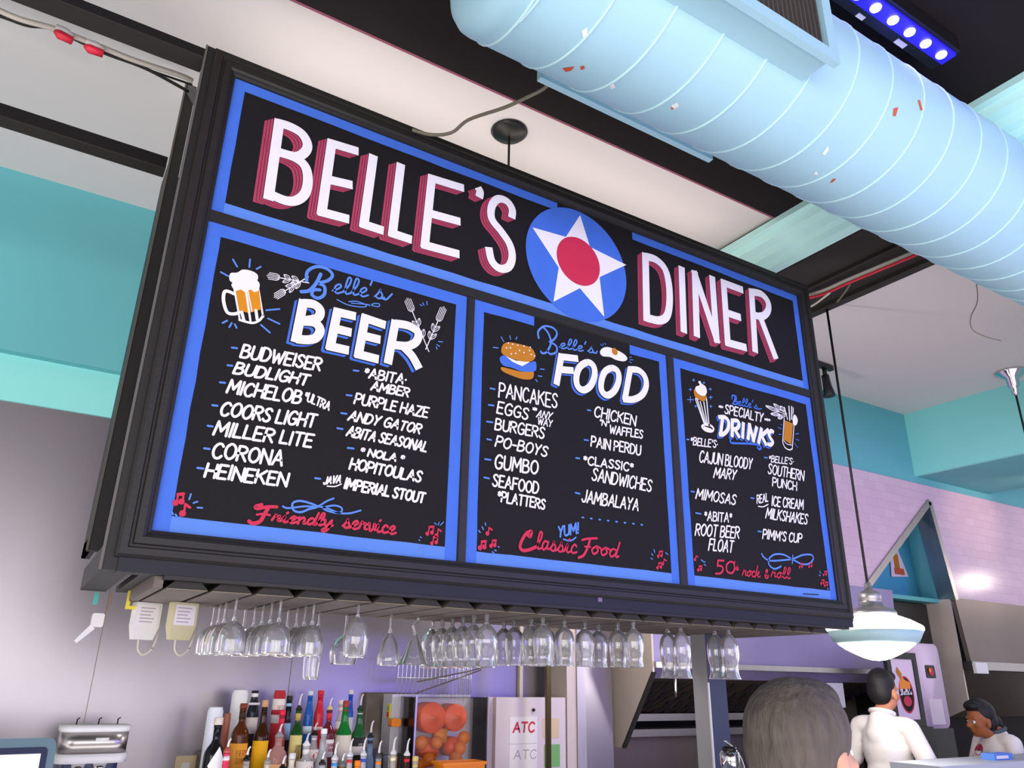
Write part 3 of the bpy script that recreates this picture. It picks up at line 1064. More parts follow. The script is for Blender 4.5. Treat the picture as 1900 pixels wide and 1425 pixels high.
WB = 0.0082
lines(pb, [
    ('BUDWEISER', ZB, (568, 805), (1018, 882), (592, 735), WB), ('BUDLIGHT', ZB, (528, 897), (945, 965), (556, 838), WB), ('MICHELOB', ZB, (490, 1008), (905, 1070), (516, 937), WB),
    ('*ULTRA', ZB, (930, 1050), (1070, 1108), (945, 1005), 0.0058), ('COORS LIGHT', ZB, (450, 1135), (985, 1205), (477, 1062), WB), ('MILLER LITE', ZB, (415, 1245), (968, 1318), (442, 1172), WB),
    ('CORONA', ZB2, (405, 455), (802, 503), (428, 372), WB), ('HEINEKEN', ZB2, (365, 565), (828, 622), (388, 490), WB),
    ('*ABITA.', ZB, (1270, 920), (1505, 960), (1285, 868), 0.0072), ('AMBER', ZB, (1310, 992), (1520, 1032), (1326, 945), 0.0072), ('PURPLE HAZE', ZB, (1215, 1068), (1628, 1150), (1232, 1012), 0.0072),
    ('ANDY GATOR', ZB, (1180, 1162), (1585, 1240), (1204, 1112), 0.0072), ('ABITA SEASONAL', ZB, (1170, 1252), (1622, 1342), (1192, 1200), 0.0072),
    ('* NOLA *', ZB2, (1248, 440), (1490, 485), (1262, 402), 0.0072), ('HOPITOULAS', ZB2, (1188, 520), (1590, 597), (1206, 462), 0.0078),
    ('JAVA', ZB2, (1040, 608), (1135, 598), (1052, 568), 0.0055), ('IMPERIAL STOUT', ZB2, (1158, 630), (1608, 715), (1174, 575), 0.0080)],
    [(ZB, (525, 753), (560, 757)), (ZB, (500, 853), (532, 857)), (ZB, (457, 950), (492, 954)), (ZB, (414, 1080), (448, 1084)), (ZB, (387, 1197), (420, 1202)), (ZB2, (368, 406), (403, 410)), (ZB2, (330, 517), (370, 522)),
     (ZB, (1216, 882), (1250, 886)), (ZB, (1176, 1022), (1212, 1027)), (ZB, (1146, 1125), (1182, 1130)), (ZB, (1124, 1211), (1160, 1217)), (ZB2, (1183, 403), (1225, 408)), (ZB2, (998, 575), (1033, 580))])
WF = 0.0072
lines(pf, [
    ('PANCAKES', ZF, (350, 810), (795, 900), (358, 705), WF), ('EGGS', ZF, (335, 935), (570, 985), (350, 850), WF), ('*', ZF, (608, 940), (635, 945), (614, 890), 0.006),
    ('ANY', ZF, (638, 965), (745, 985), (658, 915), 0.005), ('WAY', ZF, (648, 1020), (755, 1043), (655, 970), 0.005), ('BURGERS', ZF, (320, 1062), (695, 1130), (332, 980), WF),
    ('PO-BOYS', ZF, (322, 1190), (715, 1268), (342, 1115), WF), ('GUMBO', ZF, (318, 1358), (645, 1405), (330, 1258), 0.0078),
    ('SEAFOOD', ZF2, (302, 420), (650, 480), (312, 332), WF), ('*PLATTERS', ZF2, (340, 535), (700, 600), (350, 460), WF),
    ('CHICKEN', ZF, (1080, 962), (1395, 1035), (1092, 885), WF), ('"N"', ZF, (1120, 1025), (1190, 1042), (1128, 985), 0.006), ('WAFFLES', ZF, (1198, 1090), (1450, 1130), (1205, 1030), 0.0068),
    ('PAIN PERDU', ZF, (1056, 1190), (1435, 1260), (1062, 1115), WF), ('*CLASSIC*', ZF2, (998, 252), (1375, 310), (1005, 190), WF), ('SANDWICHES', ZF2, (1062, 375), (1515, 465), (1078, 285), WF),
    ('JAMBALAYA', ZF2, (985, 540), (1415, 610), (1000, 452), WF)],
    [(ZF, (290, 748), (332, 757)), (ZF, (278, 875), (325, 881)), (ZF, (265, 1003), (318, 1010)), (ZF, (265, 1137), (303, 1146)), (ZF, (250, 1290), (303, 1298)), (ZF2, (243, 357), (290, 367)),
     (ZF, (1033, 914), (1062, 918)), (ZF, (1010, 1142), (1045, 1147)), (ZF2, (945, 207), (978, 212)), (ZF2, (942, 474), (982, 483))]
    + [(ZF2, (990 + 64.5 * i, 662 + 8 * i), (1003 + 64.5 * i, 664 + 8 * i)) for i in range(8)])
WD = 0.0072
lines(pd, [
    ('*', ZD, (566, 600), (598, 606), (568, 562), 0.007), ('SPECIALTY', ZD, (618, 635), (970, 718), (628, 555), WD), ('*', ZD, (990, 720), (1036, 728), (992, 680), 0.007),
    ("*BELLE'S.", ZD, (302, 925), (550, 955), (310, 858), 0.006), ('CAJUN BLOODY', ZD, (382, 1085), (868, 1155), (395, 985), WD), ('MARY', ZD, (515, 1230), (715, 1250), (535, 1140), WD),
    ("*BELLE'S.", ZD, (1028, 1085), (1255, 1110), (1035, 1028), 0.0055), ('SOUTHERN', ZD, (1020, 1195), (1350, 1258), (1030, 1105), WD), ('PUNCH', ZD, (1062, 1310), (1285, 1350), (1066, 1232), WD),
    ('MIMOSAS', ZD2, (350, 275), (715, 335), (368, 185), WD), ('*ABITA*', ZD2, (430, 478), (680, 495), (436, 395), 0.0066), ('ROOT BEER', ZD2, (345, 612), (748, 645), (360, 508), WD), ('FLOAT', ZD2, (468, 755), (690, 775), (485, 650), WD),
    ('REAL', ZD2, (918, 322), (1020, 300), (918, 248), 0.0058), ('ICE CREAM', ZD2, (1055, 340), (1345, 378), (1062, 255), WD), ('MILKSHAKES', ZD2, (998, 455), (1380, 515), (1015, 365), WD), ("PIMM'S CUP", ZD2, (970, 645), (1330, 688), (980, 562), WD)],
    [(ZD, (270, 878), (296, 880)), (ZD, (990, 1046), (1025, 1050)), (ZD2, (312, 210), (348, 216)), (ZD2, (358, 411), (415, 422)), (ZD2, (866, 271), (900, 276)), (ZD2, (932, 580), (968, 585))])


def paint_obj(parent, name, items):
    """items: (material, kind, zoom, points, width, layer)"""
    b = Paint()
    for m, kind, Zf, pts, w, layer in items:
        b.use(m)
        q = Zf(*pts) if Zf else [Vector(p) for p in pts]
        if kind == 'p':
            b.poly(q, layer)
        elif kind == 'P':
            b.poly([(v.x, v.y) for v in smooth_pts([(v.x, v.y, 0) for v in q], True, 5)], layer)
        elif kind == 'd':
            for c in q:
                b.disc(c, w, layer, 10)
        else:
            b.stroke(q, w, layer, smooth=(kind == '~'), closed=(kind == '@'))
    return b.build(name, parent)


def script(parent, name, m, rows, extra=()):
    b = Paint().use(m)
    for text, Zf, bl, br, tl, w in rows:
        p = Zf(bl, br, tl)
        write(b, text, p[0], p[1], p[2], w, 2.2, script=True)
    for Zf, pts, w in extra:
        b.stroke(Zf(*pts), w, 2.2, smooth=True)
    return b.build(name, parent)


script(pb, 'script_lettering', 'paint_blue_pale', [("elle's", ZB, (1090, 440), (1385, 478), (1108, 345), 0.0070)],
       [(ZB, [(945, 372), (950, 320), (1000, 293), (1060, 305), (1092, 340), (1065, 372), (1010, 385)], 0.012), (ZB, [(1025, 335), (1000, 385), (960, 428), (915, 435)], 0.013), (ZB, [(1010, 388), (1045, 405), (1045, 450), (1010, 472), (975, 452), (985, 425), (1020, 425)], 0.012),
        (ZB, [(1380, 476), (1400, 478), (1430, 448)], 0.007), (ZB, [(1118, 480), (1180, 510), (1260, 522), (1285, 512), (1230, 490), (1185, 492)], 0.004), (ZB, [(1200, 500), (1290, 508), (1350, 520), (1358, 505), (1330, 502), (1300, 515)], 0.004)])
script(pf, 'script_lettering', 'paint_blue_pale', [("elle's", ZF, (812, 440), (1080, 478), (826, 362), 0.0062)],
       [(ZF, [(655, 362), (652, 310), (700, 272), (765, 285), (795, 325), (775, 370), (738, 392)], 0.009), (ZF, [(685, 275), (728, 325), (748, 400), (715, 470), (680, 478), (672, 465)], 0.009), (ZF, [(745, 392), (790, 425), (790, 470), (745, 485), (722, 462)], 0.009), (ZF, [(1078, 476), (1095, 478), (1103, 462)], 0.006)])
script(pd, 'script_lettering', 'paint_blue', [("elle's", ZD, (735, 560), (925, 598), (745, 488), 0.0055)],
       [(ZD, [(685, 500), (690, 470), (720, 478), (725, 505), (700, 520)], 0.0075), (ZD, [(712, 480), (710, 520), (690, 548)], 0.0075), (ZD, [(702, 520), (735, 530), (728, 552), (690, 548)], 0.0075), (ZD, [(925, 598), (960, 592)], 0.006),
        (ZD, [(670, 880), (680, 910), (760, 915), (850, 918), (930, 930), (955, 955), (940, 970), (922, 955)], 0.010)])
script(pb, 'slogan_lettering', 'paint_crimson', [('riendly', ZB2, (745, 820), (1090, 850), (770, 750), 0.0078), ('service', ZB2, (1148, 855), (1450, 895), (1166, 768), 0.0078)],
       [(ZB2, [(690, 725), (655, 735), (665, 748), (720, 738), (775, 738)], 0.010), (ZB2, [(728, 740), (705, 780), (680, 820), (640, 832), (618, 820)], 0.012), (ZB2, [(662, 782), (700, 778), (735, 785)], 0.007)])
script(pf, 'slogan_lettering', 'paint_crimson', [('lassic', ZF2, (628, 905), (945, 940), (648, 772), 0.0078), ('ood', ZF2, (1050, 940), (1265, 972), (1072, 822), 0.0082)],
       [(ZF2, [(572, 798), (590, 808), (598, 770), (560, 785), (525, 840), (512, 890), (535, 915), (580, 910), (630, 890)], 0.0125), (ZF2, [(988, 835), (1030, 825), (1100, 822)], 0.009), (ZF2, [(1048, 830), (1030, 890), (1000, 950), (962, 970)], 0.0105), (ZF2, [(1008, 885), (1050, 888)], 0.007)])
script(pd, 'slogan_lettering', 'paint_crimson', [("'s", ZD2, (700, 935), (745, 940), (708, 860), 0.006), ('rock', ZD2, (780, 995), (945, 1008), (792, 890), 0.0062), ('&', ZD2, (985, 1012), (1022, 1016), (988, 930), 0.007), ('roll', ZD2, (1045, 1008), (1225, 1022), (1055, 905), 0.0062)],
       [(ZD2, [(608, 852), (556, 850)], 0.0085), (ZD2, [(556, 850), (550, 900)], 0.0095), (ZD2, [(550, 900), (585, 903), (602, 930), (580, 968), (533, 972)], 0.0085), (ZD2, [(672, 860), (635, 890), (640, 950), (680, 968), (708, 930), (700, 875), (672, 860)], 0.0085)])
b = Paint().use('paint_blue_pale')
p = ZF2((808, 812), (960, 782), (808, 735))
write(b, 'YUM!', p[0], p[1], p[2], 0.008, 2)
b.stroke(ZF2((845, 830), (900, 840), (940, 815)), 0.006, 2, smooth=True)
b.build('yum_lettering', pf)

# flourishes
paint_obj(pb, 'flourish_print', [('paint_blue_pale', '~', ZB2, [(810, 735), (840, 745), (930, 735), (1005, 735), (1060, 705), (1098, 690)], 0.006, 2), ('paint_blue_pale', '@', ZB2, [(1005, 735), (920, 705), (868, 715), (870, 755), (910, 768), (960, 750)], 0.007, 2),
                           ('paint_blue_pale', '~', ZB2, [(1005, 735), (1060, 745), (1130, 772), (1145, 745), (1100, 730), (1040, 745), (1090, 768), (1180, 775), (1252, 758)], 0.006, 2),
                           ('paint_white', '~', ZB2, [(1062, 620), (1105, 622), (1142, 608)], 0.004, 2)])
paint_obj(pd, 'flourish_print', [('paint_blue_pale', '~', ZD2, [(962, 788), (980, 820), (1040, 852), (1150, 848), (1250, 835), (1340, 800), (1420, 798), (1440, 835), (1400, 880), (1330, 882), (1240, 835), (1160, 795), (1080, 795), (1030, 835), (1030, 890), (1080, 928), (1140, 905)], 0.008, 2), ('paint_blue_pale', 's', ZD2, [(1250, 800), (1245, 878)], 0.006, 2),
                           ('paint_white', '~', ZD2, [(930, 348), (975, 352), (1022, 330)], 0.005, 2), ('paint_black', 's', ZD2, [(1350, 1160), (1490, 1168)], 0.004, 2)])


def note(items, Zf, x, y, s, m='paint_crimson', double=True):
    items += [(m, 'd', Zf, [(x, y)], 0.0075 * s / 20, 2), (m, 's', Zf, [(x + s * .3, y), (x + s * .6, y - s * 2)], 0.005 * s / 20, 2)]
    if double:
        items += [(m, 'd', Zf, [(x + s * 1.4, y - s * .3)], 0.0075 * s / 20, 2), (m, 's', Zf, [(x + s * 1.7, y - s * .2), (x + s * 1.9, y - s * 2.1)], 0.005 * s / 20, 2), (m, 's', Zf, [(x + s * .6, y - s * 2), (x + s * 1.9, y - s * 2.1)], 0.008 * s / 20, 2)]
    else:
        items += [(m, 's', Zf, [(x + s * .6, y - s * 2), (x + s * 1.6, y - s * 1.3)], 0.006 * s / 20, 2)]


def rays(items, Zf, segs, w=0.005, m='paint_blue_pale'):
    for a in segs:
        items.append((m, 's', Zf, a, w, 2))


it = []
note(it, ZB2, 200, 715, 24)
note(it, ZB2, 240, 775, 26, double=False)
rays(it, ZB2, [[(278, 695), (288, 665)], [(302, 716), (325, 708)], [(325, 742), (352, 744)], [(178, 765), (186, 780)], [(200, 780), (208, 792)], [(222, 797), (230, 800)]])
note(it, ZB2, 1630, 890, 19)
note(it, ZB2, 1682, 900, 18, double=False)
note(it, ZB2, 1656, 945, 18)
rays(it, ZB2, [[(1672, 828), (1682, 838)], [(1698, 826), (1692, 840)], [(1722, 824), (1705, 842)], [(1590, 908), (1598, 913)], [(1582, 925), (1588, 930)]], 0.0035)
paint_obj(pb, 'music_note_print', it)
it = []
note(it, ZF2, 205, 895, 24)
note(it, ZF2, 290, 880, 20)
note(it, ZF2, 262, 785, 22, double=False)
rays(it, ZF2, [[(245, 705), (250, 722)], [(222, 735), (232, 755)], [(196, 762), (208, 778)], [(345, 885), (352, 890)], [(318, 912), (330, 918)], [(300, 925), (315, 940)]], 0.0045)
note(it, ZF2, 1570, 960, 18)
note(it, ZF2, 1605, 1018, 18, double=False)
note(it, ZF2, 1565, 1048, 18)
rays(it, ZF2, [[(1538, 908), (1545, 930)], [(1520, 940), (1530, 952)], [(1515, 975), (1526, 982)], [(1628, 932), (1645, 945)]], 0.0045)
paint_obj(pf, 'music_note_print', it)
it = []
note(it, ZD2, 342, 842, 18, double=False)
note(it, ZD2, 372, 940, 18)
note(it, ZD2, 1312, 912, 16)
note(it, ZD2, 1400, 908, 16)
note(it, ZD2, 1535, 985, 16)
note(it, ZD2, 1512, 1065, 16)
note(it, ZD2, 1545, 1085, 16)
rays(it, ZD2, [[(400, 845), (415, 855)], [(420, 862), (436, 866)], [(428, 888), (442, 896)], [(1500, 950), (1508, 968)], [(1495, 985), (1506, 990)], [(1570, 1108), (1580, 1118)]], 0.005)
paint_obj(pd, 'music_note_print', it)

# beer mug (left panel)
it = [('paint_white', '~', ZL, [(1290, 285), (1240, 270), (1230, 320), (1250, 385), (1290, 395), (1318, 385)], 0.011, 2),
      ('paint_white', 's', ZL, [(1283, 222), (1320, 430)], 0.006, 2), ('paint_white', 's', ZL, [(1415, 215), (1448, 412)], 0.006, 2), ('paint_white', '~', ZL, [(1318, 428), (1385, 445), (1425, 432), (1448, 405)], 0.008, 2),
      ('paint_amber', 'p', ZL, [(1292, 262), (1425, 265), (1438, 370), (1370, 390), (1308, 375)], 0, 2), ('paint_white', 'P', ZL, [(1280, 225), (1415, 215), (1424, 262), (1400, 275), (1378, 262), (1350, 275), (1325, 262), (1295, 268)], 0, 2.2),
      ('paint_white', 'P', ZL, [(1262, 205), (1268, 172), (1305, 168), (1335, 152), (1380, 158), (1415, 178), (1418, 205), (1400, 218), (1340, 222), (1280, 222)], 0, 2.4),
      ('paint_white', 's', ZL, [(1352, 260), (1378, 435)], 0.007, 2.3), ('paint_white', 's', ZL, [(1362, 260), (1386, 380)], 0.004, 2.3), ('paint_white', 's', ZL, [(1330, 385), (1342, 430)], 0.010, 2.1), ('paint_white', 's', ZL, [(1408, 375), (1415, 425)], 0.010, 2.1)]
rays(it, ZL, [[(1282, 95), (1305, 135)], [(1376, 95), (1372, 138)], [(1412, 148), (1435, 135)], [(1215, 165), (1258, 188)], [(1465, 375), (1538, 368)], [(1475, 420), (1538, 450)], [(1436, 455), (1485, 498)], [(1225, 445), (1250, 432)], [(1275, 445), (1262, 468)], [(1292, 452), (1302, 472)]], 0.006)
paint_obj(pb, 'beer_mug_print', it)
it = []


def wheat(Zf, root, tip, ear, s=1.0):
    r, t = Vector(root), Vector(tip)
    d = (t - r)
    n = Vector((-d.y, d.x)).normalized()
    u = d.normalized()
    it.append(('paint_white', 's', Zf, [tuple(r), tuple(t)], 0.0035, 2))
    for k in (.35, .62):
        q = r + d * k
        for sgn in (1, -1):
            e = q + u * 42 * s + n * 22 * s * sgn
            it.append(('paint_white', '@', Zf, [tuple(q), tuple(q + u * 16 * s + n * 20 * s * sgn), tuple(e), tuple(q + u * 28 * s + n * 4 * s * sgn)], 0.0022, 2))
            it.append(('paint_white', 's', Zf, [tuple(q), tuple(e)], 0.002, 2))
    for k in range(-2, 3):
        a = t + n * k * 9 * s
        it.append(('paint_white', 's', Zf, [tuple(t + n * k * 5 * s), tuple(a + u * 14 * s), tuple(a + u * (ear - abs(k) * 6) * s)], 0.0024, 2))


wheat(ZB, (958, 385), (790, 355), 72)
wheat(ZB, (955, 350), (822, 430), 72)
paint_obj(pb, 'wheat_print', it)
it = []
wheat(ZB, (1640, 775), (1545, 545), 80)
wheat(ZB, (1622, 762), (1692, 600), 88)
rays(it, ZB, [[(1590, 508), (1600, 514)], [(1605, 498), (1612, 512)], [(1628, 490), (1630, 508)], [(1695, 718), (1718, 720)], [(1685, 735), (1700, 745)], [(1682, 748), (1686, 762)]], 0.004)
paint_obj(pb, 'wheat_print', it)

# burger and fried egg (middle panel)
it = [('paint_brown', 'P', ZF, [(370, 585), (440, 600), (530, 620), (612, 618), (608, 672), (540, 678), (450, 650), (378, 615)], 0, 2),
      ('paint_blue', 'P', ZF, [(360, 510), (395, 495), (450, 530), (540, 565), (625, 540), (638, 590), (620, 618), (530, 618), (450, 590), (390, 575), (362, 545)], 0, 2.1),
      ('paint_white', 'p', ZF, [(402, 500), (480, 535), (590, 545), (528, 578), (455, 545)], 0, 2.2),
      ('paint_brown', 'P', ZF, [(368, 450), (385, 410), (430, 395), (520, 412), (600, 440), (630, 500), (600, 540), (520, 540), (430, 510), (378, 485)], 0, 2.3),
      ('paint_white', 'd', ZF, [(422, 402), (455, 410), (495, 418), (542, 424), (590, 434), (408, 438), (438, 438), (508, 458), (478, 480), (445, 485), (542, 474), (585, 458), (598, 488), (622, 500)], 0.0034, 2.5)]
rays(it, ZF, [[(368, 355), (388, 390)], [(434, 345), (440, 372)], [(488, 355), (482, 372)], [(308, 434), (345, 438)], [(668, 600), (698, 602)], [(652, 652), (680, 656)], [(632, 680), (645, 695)]], 0.0045)
paint_obj(pf, 'burger_print', it)
it = [('paint_white', 'P', ZF, [(1125, 470), (1145, 440), (1190, 432), (1270, 462), (1315, 490), (1335, 520), (1310, 540), (1250, 530), (1205, 508), (1145, 500)], 0, 2), ('paint_brown', 'd', ZF, [(1238, 466)], 0.017, 2.2)]
rays(it, ZF, [[(1130, 410), (1140, 422)], [(1145, 405), (1152, 418)], [(1162, 402), (1168, 412)], [(1352, 512), (1365, 505)], [(1355, 528), (1378, 530)], [(1352, 542), (1365, 552)]], 0.0035)
paint_obj(pf, 'fried_egg_print', it)

# sundae and tall drink (right panel)
it = [('paint_white', 'p', ZD, [(352, 505), (440, 520), (425, 505), (345, 490)], 0, 2)]
for a, c in (((348, 505), (428, 730)), ((366, 512), (436, 735)), ((392, 528), (448, 738)), ((425, 530), (458, 738)), ((450, 500), (472, 735))):
    it.append(('paint_white', 's', ZD, [a, c], 0.0062, 2))
it += [('paint_brown', 'P', ZD, [(332, 430), (345, 415), (440, 470), (450, 490), (420, 525), (350, 490), (335, 455)], 0, 2.2),
       ('paint_white', 'P', ZD, [(372, 345), (392, 338), (402, 360), (440, 390), (452, 440), (430, 475), (380, 462), (345, 420), (352, 388), (385, 375)], 0, 2.4),
       ('paint_white', '@', ZD, [(408, 760), (435, 742), (490, 750), (515, 780), (495, 805), (440, 795)], 0.010, 2), ('paint_white', 's', ZD, [(440, 738), (475, 745)], 0.012, 2), ('paint_white', 's', ZD, [(430, 770), (490, 790)], 0.014, 2)]
for x, y, s in ((330, 328, 12), (425, 352, 10), (300, 415, 12), (300, 510, 28), (485, 412, 12), (488, 488, 16), (350, 570, 10), (490, 572, 10)):
    rays(it, ZD, [[(x - s, y), (x + s, y)], [(x, y - s), (x, y + s)]], 0.004)
paint_obj(pd, 'sundae_print', it)
it = [('paint_brown', 'p', ZD, [(1175, 700), (1252, 730), (1238, 925), (1165, 880)], 0, 2), ('paint_white', 's', ZD, [(1170, 680), (1155, 905)], 0.005, 2.2), ('paint_white', 's', ZD, [(1262, 735), (1245, 960)], 0.005, 2.2),
      ('paint_white', '~', ZD, [(1155, 900), (1175, 950), (1215, 975), (1245, 965)], 0.006, 2.2), ('paint_white', '~', ZD, [(1162, 885), (1195, 920), (1240, 930)], 0.004, 2.2), ('paint_white', 'P', ZD, [(1258, 650), (1280, 660), (1295, 700), (1285, 740), (1258, 748), (1248, 700)], 0, 2.3),
      ('paint_white', 's', ZD, [(1200, 690), (1172, 580)], 0.006, 2.1), ('paint_white', 's', ZD, [(1222, 700), (1214, 570)], 0.008, 2.1), ('paint_white', 's', ZD, [(1240, 690), (1240, 575)], 0.008, 2.1), ('paint_white', 's', ZD, [(1252, 640), (1255, 585)], 0.005, 2.1)]
for a, c in (((1190, 650), (998, 566)), ((1185, 640), (1072, 548)), ((1180, 655), (1045, 640)), ((1180, 665), (1112, 680)), ((1195, 640), (1135, 570))):
    A, B = Vector(a), Vector(c)
    d = B - A
    n = Vector((-d.y, d.x)).normalized() * 14
    it.append(('paint_white', '@', ZD, [tuple(A + d * .35), tuple(A + d * .65 + n), tuple(B), tuple(A + d * .65 - n)], 0.0042, 2))
    it.append(('paint_white', 's', ZD, [a, c], 0.0034, 2))
rays(it, ZD, [[(1112, 765), (1145, 782)], [(1120, 832), (1142, 830)], [(1275, 830), (1305, 822)], [(1280, 875), (1308, 888)], [(1268, 915), (1295, 955)], [(1140, 738), (1150, 742)]], 0.0045, 'paint_blue')
paint_obj(pd, 'tall_drink_print', it)

# ================================================================== GLASS RACK UNDER THE SIGN
rack = thing('glass_rack', 'wooden stemware rack with grooved slats under the menu sign', 'rack')
b = mb('iron_black').box((0.0, 0.035, 1.966), (3.06, 0.66, 1.985))
b.build('top_board', rack)
b = mb('rack_wood').box((0.035, 0.035, 1.930), (0.060, 0.66, 1.966))
b.build('side_rail', rack)
for k in range(23):
    cx = 0.126 + 0.126 * k
    b = mb('rack_wood')
    sec = [(-0.0555, 1.930), (0.0555, 1.930), (0.0555, 1.934), (0.020, 1.966), (-0.020, 1.966), (-0.0555, 1.934)]
    b.add([(cx + x, 0.64, z) for x, z in sec] + [(cx + x, 0.035, z) for x, z in sec], [(0, 1, 2, 3, 4, 5)] + [(i, (i + 1) % 6, (i + 1) % 6 + 6, i + 6) for i in range(6)])
    b.use('rack_end').add([(cx + x, 0.035, z) for x, z in sec], [(5, 4, 3, 2, 1, 0)])
    b.use('rack_edge').box((cx - 0.0557, 0.033, 1.9295), (cx + 0.0557, 0.036, 1.9312))
    b.build('slat', rack)

# ---- hanging stemware: every glass hangs by its foot in a groove
FOOT = 1.9645


def shell(b, outer, thick=0.0016):
    inner = [(max(r - thick, 0.0004), z) for r, z in outer]
    # outer runs from the stem end to the rim; close round the rim
    b.lathe(outer + [(outer[-1][0] - thick * .5, outer[-1][1] - 0.0006)] + inner[::-1][:-1] + [(0.0004, outer[0][1] - thick * 1.6)], 28, cap0=True, cap1=True)


def glass_proto(kind):
    root = thing(kind[0], 'x', kind[1])
    stem_len, bowl, rs, foot = kind[2], kind[3], kind[4], kind[5]
    mb('glass', True).lathe([(0.0, 0.0), (foot * .97, 0.0), (foot, -0.0012), (foot * .6, -0.0045), (rs * 2.2, -0.008), (rs * 1.2, -0.013)], 28).build('foot', root)
    b = mb('glass', True)
    if kind[6] == 'zigzag':
        pts = [(0, 0, -0.0132), (0.006, 0, -0.03), (0.010, 0, -0.045), (-0.008, 0, -0.060), (-0.010, 0, -0.070), (0, 0, -stem_len)]
        b.tube(smooth_pts(pts), rs * 1.2, 10)
    elif kind[6] == 'knob':
        b.lathe([(rs * 1.2, -0.0132), (rs, -0.02), (rs * 1.9, -0.026), (rs, -0.032), (rs * 1.9, -0.04), (rs * 1.3, -stem_len + 0.002), (rs * 2.0, -stem_len)], 16)
    else:
        b.lathe([(rs * 1.2, -0.0132), (rs, -0.024), (rs * .9, -stem_len * .6), (rs, -stem_len * .85), (rs * 1.7, -stem_len)], 16)
    b.build('stem', root)
    b = mb('glass', True)
    o = [(rs * 1.7 + 0.0008, -stem_len - 0.0002)] + [(r, -stem_len - z) for r, z in bowl]
    shell(b, [(p.x, p.y) for p in smooth_pts([(r, z, 0) for r, z in o], False, 4)])
    b.build('bowl', root)
    return root


KIND = {
    'wine': ('wine_glass', 'wine glass', 0.100, [(0.014, 0.004), (0.030, 0.017), (0.040, 0.040), (0.0425, 0.065), (0.041, 0.095)], 0.0048, 0.033, ''),
    'big': ('wine_glass', 'wine glass', 0.105, [(0.014, 0.004), (0.040, 0.024), (0.053, 0.055), (0.054, 0.075), (0.047, 0.108)], 0.0048, 0.033, ''),
    'goblet': ('wine_glass', 'wine glass', 0.073, [(0.014, 0.004), (0.032, 0.022), (0.041, 0.055), (0.041, 0.085), (0.036, 0.125)], 0.0046, 0.033, ''),
    'tulip': ('wine_glass', 'wine glass', 0.098, [(0.010, 0.004), (0.026, 0.028), (0.038, 0.065), (0.0425, 0.095), (0.040, 0.118)], 0.0048, 0.033, ''),
    'martini': ('martini_glass', 'cocktail glass', 0.096, [(0.010, 0.008), (0.024, 0.036), (0.057, 0.108), (0.058, 0.110)], 0.0046, 0.033, 'zigzag'),
    'hurricane': ('hurricane_glass', 'cocktail glass', 0.066, [(0.014, 0.006), (0.034, 0.028), (0.042, 0.055), (0.040, 0.085), (0.034, 0.115), (0.034, 0.132), (0.040, 0.152)], 0.0050, 0.033, 'knob'),
    'beer': ('beer_glass', 'beer glass', 0.058, [(0.014, 0.006), (0.032, 0.024), (0.0385, 0.050), (0.037, 0.085), (0.033, 0.112), (0.033, 0.126), (0.036, 0.146)], 0.0050, 0.033, 'knob'),
    'pilsner': ('beer_glass', 'beer glass', 0.048, [(0.014, 0.006), (0.030, 0.026), (0.039, 0.062), (0.0375, 0.105), (0.031, 0.140), (0.0315, 0.165), (0.040, 0.192)], 0.0050, 0.033, 'knob'),
    'flute': ('champagne_flute', 'champagne flute', 0.080, [(0.008, 0.004), (0.017, 0.03), (0.021, 0.07), (0.021, 0.13), (0.0185, 0.188)], 0.0038, 0.030, ''),
}
protos = {}
order = ['front', 'second', 'third', 'fourth', 'fifth', 'sixth']
ROWS = [
    ('wine', 0, [(444, 1113), (426, 1119), (412, 1122), (399, 1125)], 'long-stemmed wine glass, {} from the front in the leftmost hanging row'),
    ('wine', 1, [(519, 1115), (500, 1119), (485, 1123), (471, 1127), (455, 1132)], 'long-stemmed wine glass, {} from the front in the second hanging row from the left'),
    ('wine', 2, [(585, 1122), (570, 1124), (552, 1127), (534, 1132)], 'long-stemmed wine glass, {} from the front in the third hanging row from the left'),
    ('flute', 3, [(581, 1129.5), (563, 1131.5)], 'slim champagne flute with low rim behind the wine glasses, {} of two'),
    ('goblet', 3, [(664, 1123)], 'short-stemmed wine glass hanging alone in front of a wide one'),
    ('big', 4, [(648, 1142)], 'wide round wine glass half hidden behind a short-stemmed one'),
    ('tulip', 5, [(723, 1141)], 'slender tulip wine glass hanging alone left of the cocktail glass'),
    ('martini', 6, [(773, 1146)], 'cone-shaped martini glass with a crooked zigzag stem'),
    ('hurricane', 7, [(911, 1140), (890, 1143), (868, 1145), (851, 1146), (826, 1149), (807, 1152)], 'curvy hurricane glass, {} from the front of the row beside the martini glass'),
    ('beer', 9, [(1013, 1147), (992, 1149), (971, 1153), (949, 1153)], 'footed beer glass, {} from the front of the row right of the hurricane glasses'),
    ('beer', 10, [(1066, 1152), (1048, 1156), (1032, 1158)], 'footed beer glass, {} from the front of the crowded row in mid rack'),
    ('beer', 11, [(1090, 1155)], 'footed beer glass hanging alone, right of the crowded mid-rack row'),
    ('beer', 12, [(1190, 1155), (1157, 1157), (1123, 1160)], 'footed beer glass, {} from the front of the spaced-out row of three'),
    ('pilsner', 15, [(1275, 1166), (1248, 1166)], 'tall flared pilsner glass, {} of the pair left of the gray post'),
    ('pilsner', 17, [(1344, 1169), (1313, 1169)], 'tall flared pilsner glass, {} of the rightmost pair, in front of the gray post'),
]
